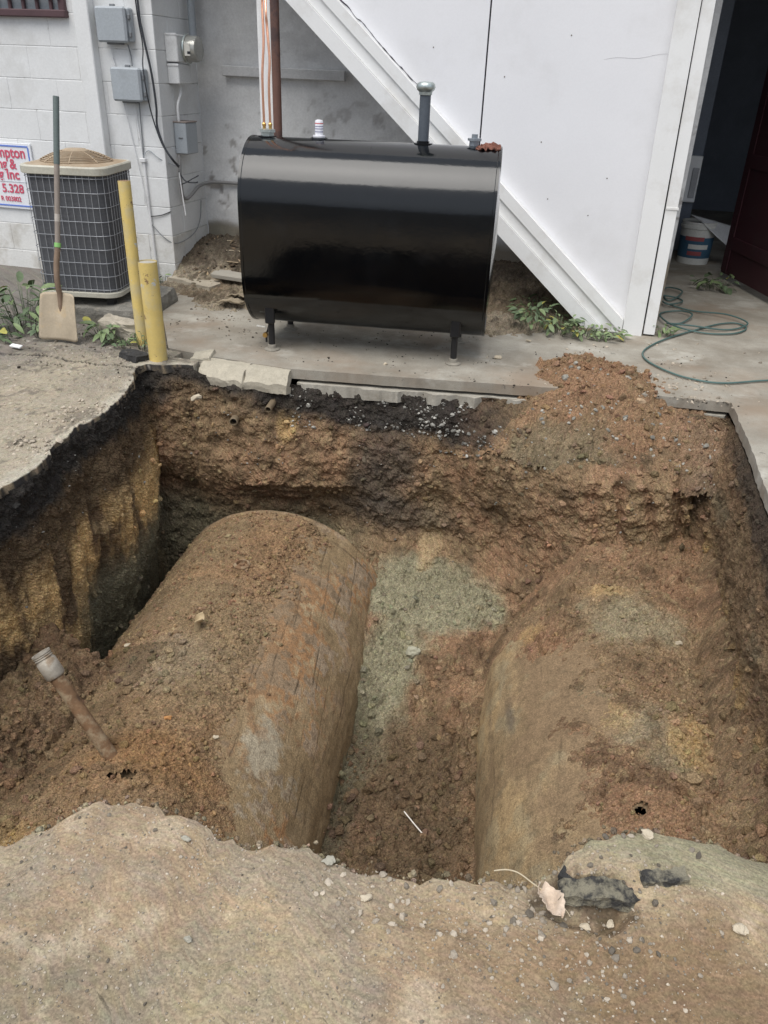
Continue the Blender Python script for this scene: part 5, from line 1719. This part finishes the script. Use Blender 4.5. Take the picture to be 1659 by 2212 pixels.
lump('asphalt_chunk', (.15, .05, .026), (.210, 1.108, .036), 8, 25, AS2, 'black broken asphalt piece at the near edge of the pit beside the dry leaf', 'asphalt chunk', .020, 16, (14, 0))
lump('asphalt_chunk', (.09, .030, .018), (.325, 1.160, .060), 18, 26, AS2, 'black asphalt finger at the right end of the broken near edge', 'asphalt chunk', .012, 12)
lump('asphalt_chunk', (.05, .03, .022), (.150, 1.125, .028), -20, 27, AS, 'small black asphalt bit just behind the dry leaf', 'asphalt chunk', .006)
STN = lambda nm, c: M('stone_' + nm, c, .85, var=.12, vscale=30, fine=.1, bump=.4, bdist=.003, bscale=120)
PALE = STN('pale', (.50, .43, .32))
GRST = STN('grey', (.34, .32, .26))
def stone(x, y, z, s, mat, label, seed, flat=.6, rz=0):
    Vr, F = rock_variants(2, 1, .42, seed)
    o = link('stone', np_mesh('stone', Vr[0] * np.array((s * .85, s * .6, s * .62 * flat)), F, smooth=False), mat)
    o.location = (x, y, z)
    o.rotation_euler = (0, 0, rad(rz))
    tag(o, label, 'stone')
fgz = lambda x, y: float(fg_height(np.array([x]), np.array([y]))[0])
stone(.469, 1.10, fgz(.469, 1.10) + .006, .020, PALE, 'pale pointed stone on the near pavement at the far right', 501, .6, -60)
stone(.297, 1.255, fgz(.297, 1.255) + .008, .020, PALE, 'cream stone on top of the grey-green lump at the pit edge', 502, .5, -50)
stone(-.243, .985, fgz(-.243, .985) + .006, .013, PALE, 'cream curled stone chip on the near pavement left of centre', 503, .6, 30)
stone(.185, 1.055, fgz(.185, 1.055) + .006, .013, PALE, 'pale triangular stone in the hollow right of the dry leaf', 504, .7, 10)
stone(.232, 1.068, fgz(.232, 1.068) + .008, .012, PALE, 'small pale stone at the right of the hollow under the asphalt', 505, .7, 70)
stone(-.545, .812, fgz(-.545, .812) + .004, .010, GRST, 'small white pebble on the near pavement at lower left', 506, .8)
stone(-.645, 1.005, fgz(-.645, 1.0) + .004, .011, GRST, 'small grey pebble on the hump of the near pavement', 507, .7)
stone(-.34, 1.045, .010, .017, GRST, 'flat grey stone at the near pit edge under the left tank', 508, .5, 20)
stone(-1.957, 3.70, -.13, .032, PALE, 'white stone stuck in the pit corner below the short bollard', 509, .8, 40)
stone(-.441, 4.533, .010, .030, PALE, 'flat pale stone on the slab right of the oil tank leg', 510, .5, 10)
stone(-.300, 4.93, .010, .020, PALE, 'small pale stone on the slab near the weeds', 511, .5, 0)
stone(.13, 4.50, .018, .026, GRST, 'grey stone on the slab behind the red spoil heap', 512, .6, 0)
stone(.36, 4.17, -.03, .042, STN('tan', (.42, .30, .19)), 'tan stone lying in the gap under the slab edge at the right', 513, .8, 20)
stone(-1.03, 4.20, .006, .016, PALE, 'little pale stone on the slab under the middle of the oil tank', 514, .7, 20)
zf, _ = floor_at(np.array([-.62]), np.array([3.12]))
stone(-.58, 3.14, float(zf[0]) + .02, .045, STN('clay', (.36, .345, .26)), 'large grey-green clod at the head of the trough between the tanks', 515, .9, 20)
zf, _ = floor_at(np.array([-1.27]), np.array([1.95]))
stone(-1.27, 1.97, float(zf[0]) + .008, .016, STN('orange', (.45, .22, .08)), 'orange stone on the soil of the left tank', 516, .8, 20)
zf, _ = floor_at(np.array([-1.09]), np.array([1.98]))
stone(-1.09, 1.98, float(zf[0]) + .008, .015, PALE, 'white chip on the soil of the left tank near its flank', 517, .6, 0)
zf, _ = floor_at(np.array([-1.72]), np.array([2.46]))
stone(-1.72, 2.42, float(floor_at(np.array([-1.72]), np.array([2.42]))[0][0]) + .008, .018, PALE, 'white chip at the left shoulder of the left tank above the dark hole', 518, .6, 60)
stone(.63, 3.05, float(floor_at(np.array([.63]), np.array([3.05]))[0][0]) + .005, .020, PALE, 'pale stone in the soil at the foot of the right pit wall', 519, .7, 30)

# dry leaf with its long stem
def leaf_mesh():
    n, m = 22, 13
    t = np.linspace(0, 1, n)
    u = np.linspace(-1, 1, m)
    T, U = np.meshgrid(t, u, indexing='ij')
    w = .030 * np.sin(PI * np.clip(T * .93 + .05, 0, 1)) ** .7 * (1 + .10 * np.sin(T * 38) * (np.abs(U) > .7))
    X = T * .075
    Y = U * w
    Z = .020 * np.abs(U) ** 1.5 * (1 - .4 * T) + .006 * np.sin(T * 9 + U * 3) + .010 * T + fbm(P3(X * 40, Y * 40), 1, 3, 601) * .004
    Y = Y * (1 - .25 * np.abs(U))
    return np_mesh('leaf_blade', P3(X, Y, Z).reshape(-1, 3), grid_faces(n, m))
lf = empty('dry_leaf', (.092, 1.092, .020), rad(-55), 'dry curled pinkish tan leaf with a long stem at the near edge of the pit', 'leaf')
lfb = link('leaf_blade', leaf_mesh(), M('dry_leaf', (.56, .45, .35), .8, var=.18, vscale=60, fine=.12, fscale=250, bump=.4, bdist=.003, bscale=160), lf)
lfb.modifiers.new('thick', 'SOLIDIFY').thickness = .0008
rzm = Matrix.Rotation(rad(55), 3, 'Z')
st_pts = [rzm @ (Vector(p) - Vector((.092, 1.092, .020))) for p in ((.096, 1.088, .022), (.075, 1.092, .030), (.045, 1.10, .040), (.020, 1.10, .042), (-.005, 1.095, .036))]
MB().tube(arc(st_pts, 6), .0014, 6).build('stem', M('pale_stem', (.52, .44, .31), .7, bump=0), lf, 40)
MB().tube(arc([rzm @ (Vector(p) - Vector((.092, 1.092, .020))) for p in ((.120, 1.065, .026), (.140, 1.055, .028), (.152, 1.045, .022))], 4), .0007, 5).build('twig_tip', MATS['pale_stem'], lf)

zz1, zz2 = float(floor_at(np.array([-.42]), np.array([2.32]))[0][0]), float(floor_at(np.array([-.32]), np.array([2.25]))[0][0])
tag(MB().tube([(-.42, 2.32, zz1 + .03), (-.37, 2.285, (zz1 + zz2) / 2 + .028), (-.32, 2.25, zz2 + .03)], .0028, 6).build('white_stick', M('white_stick', (.72, .68, .62), .6, bump=0)), 'thin white stick lying on the dark soil in the trough', 'stick')

# ------------------------------------------------------------------ litter left of the oil tank
BRD = M('weathered_board', (.34, .315, .265), .9, var=.12, vscale=10, bump=.3, stretch=(1, 6, 6))
CARD = M('muddy_cardboard', (.30, .245, .17), .95, var=.15, vscale=12, bump=.4)
def litter_box(name, size, loc, rz, mat, label, cat, tilt=(0, 0)):
    o = MB().box((0, 0, 0), size, None, .003).build(name, mat)
    o.location = loc
    o.rotation_euler = (rad(tilt[0]), rad(tilt[1]), rad(rz))
    return tag(o, label, cat)
litter_box('wood_block', (.24, .13, .030), (-2.53, 5.47, .100), -4, BRD, 'grey weathered board lying on the dirt behind the tank corner', 'board', (3, 2))
litter_box('wood_block', (.15, .10, .026), (-2.64, 5.56, .088), 10, BRD, 'darker short board under the grey weathered board', 'board', (2, -4))
def cardboard():
    n, m = 14, 8
    U, V = np.meshgrid(np.linspace(-1, 1, n), np.linspace(0, 1, m), indexing='ij')
    X = U * (.085 - .01 * V)
    Y = V * .11
    Z = .028 - .012 * V + .010 * np.cos(U * 2.4) + .004 * np.sin(U * 9 + V * 4)
    return np_mesh('cardboard_scrap', P3(X, Y, Z).reshape(-1, 3), grid_faces(n, m))
cbd = link('cardboard_scrap', cardboard(), CARD)
cbd.location = (-2.32, 4.95, .03)
cbd.rotation_euler = (0, 0, rad(4))
cbd.modifiers.new('thick', 'SOLIDIFY').thickness = .012
tag(cbd, 'muddy curled piece of cardboard on the ground left of the oil tank', 'cardboard')
cb2 = link('cardboard_scrap', cardboard(), CARD)
cb2.location = (-2.32, 5.09, .035)
cb2.rotation_euler = (rad(-5), 0, rad(-6))
cb2.modifiers.new('thick', 'SOLIDIFY').thickness = .006
tag(cb2, 'flat muddy scrap lying just behind the curled cardboard piece', 'cardboard')
lump('footing_stone', (.42, .16, .10), (-2.80, 5.42, .005), -14, 41, M('tan_footing', (.40, .35, .27), .95, var=.15, vscale=10, bump=.5, bdist=.006), 'tan broken footing edge at the foot of the wall corner', 'footing', .018, 12)
lump('footing_stone', (.09, .07, .07), (-2.38, 6.02, .26), 10, 42, GRST, 'grey stone on the dirt heap against the back wall beside the tank', 'stone', .012)
twm = M('dry_twig', (.30, .23, .15), .9, bump=.1)
def dirt_z(x, y):
    return .03 + .20 * float(sstep(5.35, 6.1, np.array(y)))
for k, (x0, y0, x1, y1, r, lab) in enumerate(((-2.72, 5.72, -2.42, 5.68, .006, 'dark curved twig on the dirt behind the grey board'), (-2.75, 5.86, -2.55, 5.84, .003, 'pale straw on the dirt near the recess corner'),
                                             (-2.80, 6.02, -2.70, 5.97, .003, 'pale straw beside the back wall of the recess'), (-2.86, 5.52, -2.80, 5.50, .004, 'short pale straw beside the wall corner'))):
    tag(MB().tube(arc([(x0, y0, dirt_z(x0, y0) + .012), ((x0 + x1) / 2, (y0 + y1) / 2 + .015, dirt_z((x0 + x1) / 2, (y0 + y1) / 2) + .02), (x1, y1, dirt_z(x1, y1) + .014)], 4), r, 6).build('twig', twm if k == 0 else MATS['pale_stem']), lab, 'twig')
def leaf_litter():
    n = 420
    x, y = -2.95 + 1.0 * rng.random(n), 5.35 + .75 * rng.random(n)
    keep = fbm(P3(x, y), 5, 3, 611) + (y - 5.6) * .6 > 0
    x, y = x[keep], y[keep]
    V, F, C = [], [], []
    for a, b in zip(x, y):
        z = dirt_z(a, b) + .012 + .012 * rng.random()
        an, l, w = rng.random() * 6.28, .012 + .022 * rng.random(), .006 + .010 * rng.random()
        u, v = np.array((math.cos(an), math.sin(an), rng.normal() * .3)), np.array((-math.sin(an), math.cos(an), rng.normal() * .3))
        o = len(V)
        c = np.array((a, b, z))
        V += [c - u * l, c - v * w + (0, 0, .004), c + u * l, c + v * w + (0, 0, .004)]
        F.append((o, o + 1, o + 2, o + 3))
        col = (np.array((.10, .07, .045)) if rng.random() < .75 else np.array((.32, .24, .15))) * (.6 + .8 * rng.random())
        C += [col] * 4
    o = link('leaf_litter', np_mesh('leaf_litter', np.array(V), np.array(F), np.array(C), smooth=False), MSTONE)
    tag(o, 'dead leaves and debris matted in the recess corner', None, None, 'stuff')
leaf_litter()
scrap = MB().box((0, 0, 0), (.075, .028, .010), rot3('X', 14), .002).build('paper_scrap', M('white_paper', (.78, .78, .76), .7, bump=.1))
scrap.location = (-3.10, 3.775, .006)
scrap.rotation_euler = (0, 0, rad(-8))
tag(scrap, 'crumpled white paper scrap on the pavement at the left edge', 'paper')

# ------------------------------------------------------------------ weeds
LEAFM = [M('weed_leaf_a', (.105, .150, .075), .6, var=.25, vscale=30, bump=.15), M('weed_leaf_b', (.175, .235, .105), .6, var=.25, vscale=30, bump=.15), M('weed_leaf_c', (.34, .32, .07), .6, var=.25, vscale=30, bump=.15)]
def weed(x, y, z, rad_, n, size, label, seed, height=.08, flat=False, mix=(.6, .37, .03)):
    r = random.Random(seed)
    e = empty('weed', (x, y, z), 0, label, 'weed', 'weeds growing along the building')
    mbs = [MB(), MB(), MB()]
    stems = MB()
    for k in range(int(n * .8)):
        a = r.random() * 2 * PI
        d = rad_ * math.sqrt(r.random())
        bx_, by_ = d * math.cos(a) * .6, d * math.sin(a) * .6
        tipx, tipy = d * math.cos(a) * 1.15, d * math.sin(a) * 1.15
        hz = height * (.35 + .9 * r.random()) * (.35 if flat else 1)
        stems.tube([(bx_, by_, -.01), ((bx_ + tipx) / 2, (by_ + tipy) / 2, hz * .7), (tipx, tipy, hz)], .0014, 4)
        L = size * (.6 + .8 * r.random())
        w = L * (.30 + .25 * r.random())
        yaw = a + r.uniform(-1.2, 1.2)
        tilt = r.uniform(-.5, .7)
        M_ = Matrix.Translation((tipx, tipy, hz)) @ Matrix.Rotation(yaw, 4, 'Z') @ Matrix.Rotation(-tilt, 4, 'Y') @ Matrix.Rotation(r.uniform(-.5, .5), 4, 'X')
        prof = [(0, .10), (.2, .75), (.45, 1.0), (.7, .8), (.9, .4), (1.0, .02)]
        v, f = [], []
        for i, (t, q) in enumerate(prof):
            zz = -.35 * L * t * t + .06 * L
            jag = 1 + r.uniform(-.12, .12)
            v += [(t * L, -q * w * .5 * jag, zz + .12 * w * q), (t * L, 0, zz), (t * L, q * w * .5 * jag, zz + .12 * w * q)]
            if i:
                o = i * 3
                f += [(o - 3, o - 2, o + 1, o), (o - 2, o - 1, o + 2, o + 1)]
        u = r.random()
        kk = 0 if u < mix[0] else (1 if u < mix[0] + mix[1] else 2)
        mbs[kk].add([M_ @ Vector(p) for p in v], f)
    for k in range(3):
        if mbs[k].v:
            mbs[k].build('leaves', LEAFM[k], e, 180)
    stems.build('stems', LEAFM[0], e, 180)
weed(-3.36, 4.22, 0, .15, 60, 0.086, 'tall broad-leaved weed at the left of the condenser', 701, .18)
weed(-3.30, 4.02, 0, .12, 34, 0.075, 'low broad-leaved weed in front of the tall one, left of the shovel', 702, .08)
weed(-3.38, 3.86, 0, .14, 40, 0.063, 'low spreading weed at the left edge of the view', 703, .05, True)
weed(-3.13, 4.03, 0, .08, 34, 0.040, 'small weed tuft just left of the shovel blade', 704, .06)
weed(-2.74, 4.11, 0, .09, 44, 0.069, 'dandelion-like weed right of the shovel blade', 705, .07, mix=(.3, .65, .05))
weed(-2.60, 4.06, 0, .08, 40, 0.046, 'flat weed patch between the dandelion and the bollards', 706, .04, True, (.3, .65, .05))
weed(-2.42, 4.00, 0, .05, 23, 0.034, 'small weed at the foot of the two yellow bollards', 707, .08)
weed(-.30, 5.22, .0, .12, 57, 0.063, 'weed clump with upright leaves right of the oil tank', 708, .12, mix=(.45, .45, .10))
weed(-.14, 5.20, .0, .11, 57, 0.057, 'weed clump with yellowing leaves under the sloping trim', 709, .09, mix=(.35, .5, .15))
weed(.02, 5.20, .0, .11, 61, 0.048, 'low green weed clump at the foot of the sloping trim', 710, .05, mix=(.25, .7, .05))
weed(.17, 5.20, .0, .10, 57, 0.046, 'low green weed clump in front of the corner post', 711, .04, mix=(.25, .7, .05))
weed(-.30, 5.50, .02, .16, 44, 0.057, 'shaded weed in the recess right of the oil tank', 712, .10)
weed(.53, 5.42, .0, .06, 27, 0.046, 'bright weed just right of the downspout foot', 713, .05, mix=(.2, .8, .0))
weed(1.00, 6.95, .0, .16, 51, 0.069, 'dim weed on the garage floor in front of the bucket', 714, .06)
weed(-3.07, 5.47, .0, .05, 17, 0.040, 'tiny weed at the foot of the block wall corner', 715, .05)

# ------------------------------------------------------------------ garden hose
HOSE = M('green_hose', (.075, .135, .125), .55, var=.1, bump=.05)
hz = .011
hp = [(1.9, 4.95), (1.40, 4.78), (1.054, 4.647), (.797, 4.508), (.62, 4.53), (.50, 4.63), (.41, 4.77), (.385, 4.92), (.44, 5.10), (.56, 5.32), (.73, 5.56), (.90, 5.78), (1.03, 5.86), (1.08, 5.74), (.97, 5.57), (.78, 5.52),
      (.60, 5.60), (.52, 5.78), (.56, 5.98), (.68, 6.02), (.74, 5.90), (.66, 5.72), (.56, 5.64), (.70, 5.60), (.95, 5.66), (1.10, 5.84), (.98, 6.0), (.75, 6.1), (.56, 6.25), (.55, 6.40), (.68, 6.46), (.70, 6.3), (.58, 6.15), (.55, 6.5), (.62, 6.75), (.72, 6.6), (.6, 6.35), (.56, 6.9)]
pts3 = [(x, y, hz + .010 * ((i * 7) % 3) * (i > 14)) for i, (x, y) in enumerate(hp)]
tag(MB().tube(arc(pts3, 8), .0056, 8).build('garden_hose', HOSE, None, 180), 'green garden hose loosely coiled at the garage doorway and trailing to the right', 'hose')

# ------------------------------------------------------------------ bucket with a sheet of card on it
bk = empty('paint_bucket', (.900, 8.02, 0), 0, 'white plastic bucket with a blue and red label inside the garage', 'bucket')
BKW = M('bucket_white', (.62, .61, .56), .5, var=.08, vscale=8, bump=.05)
MB().lathe([(.135, 0), (.137, .01), (.150, .30), (.158, .305), (.158, .325), (.151, .33), (.153, .36), (.147, .362), (.10, .35)], 28).build('pail', BKW, bk, 40)
def lblband(z0, z1, a0, a1, mat, name, g=.0012):
    m, n = 3, 16
    vv, ff = [], []
    for i in range(m):
        z = z0 + (z1 - z0) * i / (m - 1)
        r = .137 + (.150 - .137) * (z - .01) / .29 + g
        for k in range(n + 1):
            a = rad(a0 + (a1 - a0) * k / n)
            vv.append((r * math.cos(a), r * math.sin(a), z))
    for i in range(m - 1):
        for k in range(n):
            ff.append((i * (n + 1) + k, i * (n + 1) + k + 1, (i + 1) * (n + 1) + k + 1, (i + 1) * (n + 1) + k))
    MB().add(vv, ff).build(name, mat, bk, 180)
lblband(.055, .235, 160, 380, M('label_blue', (.04, .10, .16), .6, bump=0), 'label')
lblband(.205, .240, 225, 290, M('label_red', (.30, .07, .07), .6, bump=0), 'label_stripe', .0024)
lblband(.135, .175, 240, 310, BKW, 'label_stripe', .0024)
lblband(.080, .115, 240, 290, MATS['label_red'], 'label_stripe', .0024)
def card_mesh():
    n, m = 20, 10
    U, V = np.meshgrid(np.linspace(0, 1, n), np.linspace(-1, 1, m), indexing='ij')
    X = -.10 + U * .50
    W = (V + 1) / 2
    Y = -.03 - .13 * W
    X = X + .10 * W * (1 - U)
    Z = .40 - .03 * np.cos(U * 3) * W - .10 * U - W * (.01 + .26 * U)
    return np_mesh('card', P3(X, Y, Z).reshape(-1, 3), grid_faces(n, m))
cd = link('white_card', card_mesh(), M('white_card', (.55, .55, .55), .8, bump=.05))
cd.location = (.900, 8.02, .012)
cd.modifiers.new('thick', 'SOLIDIFY').thickness = .004
tag(cd, 'bent sheet of white card lying on top of the bucket in the garage', 'card')
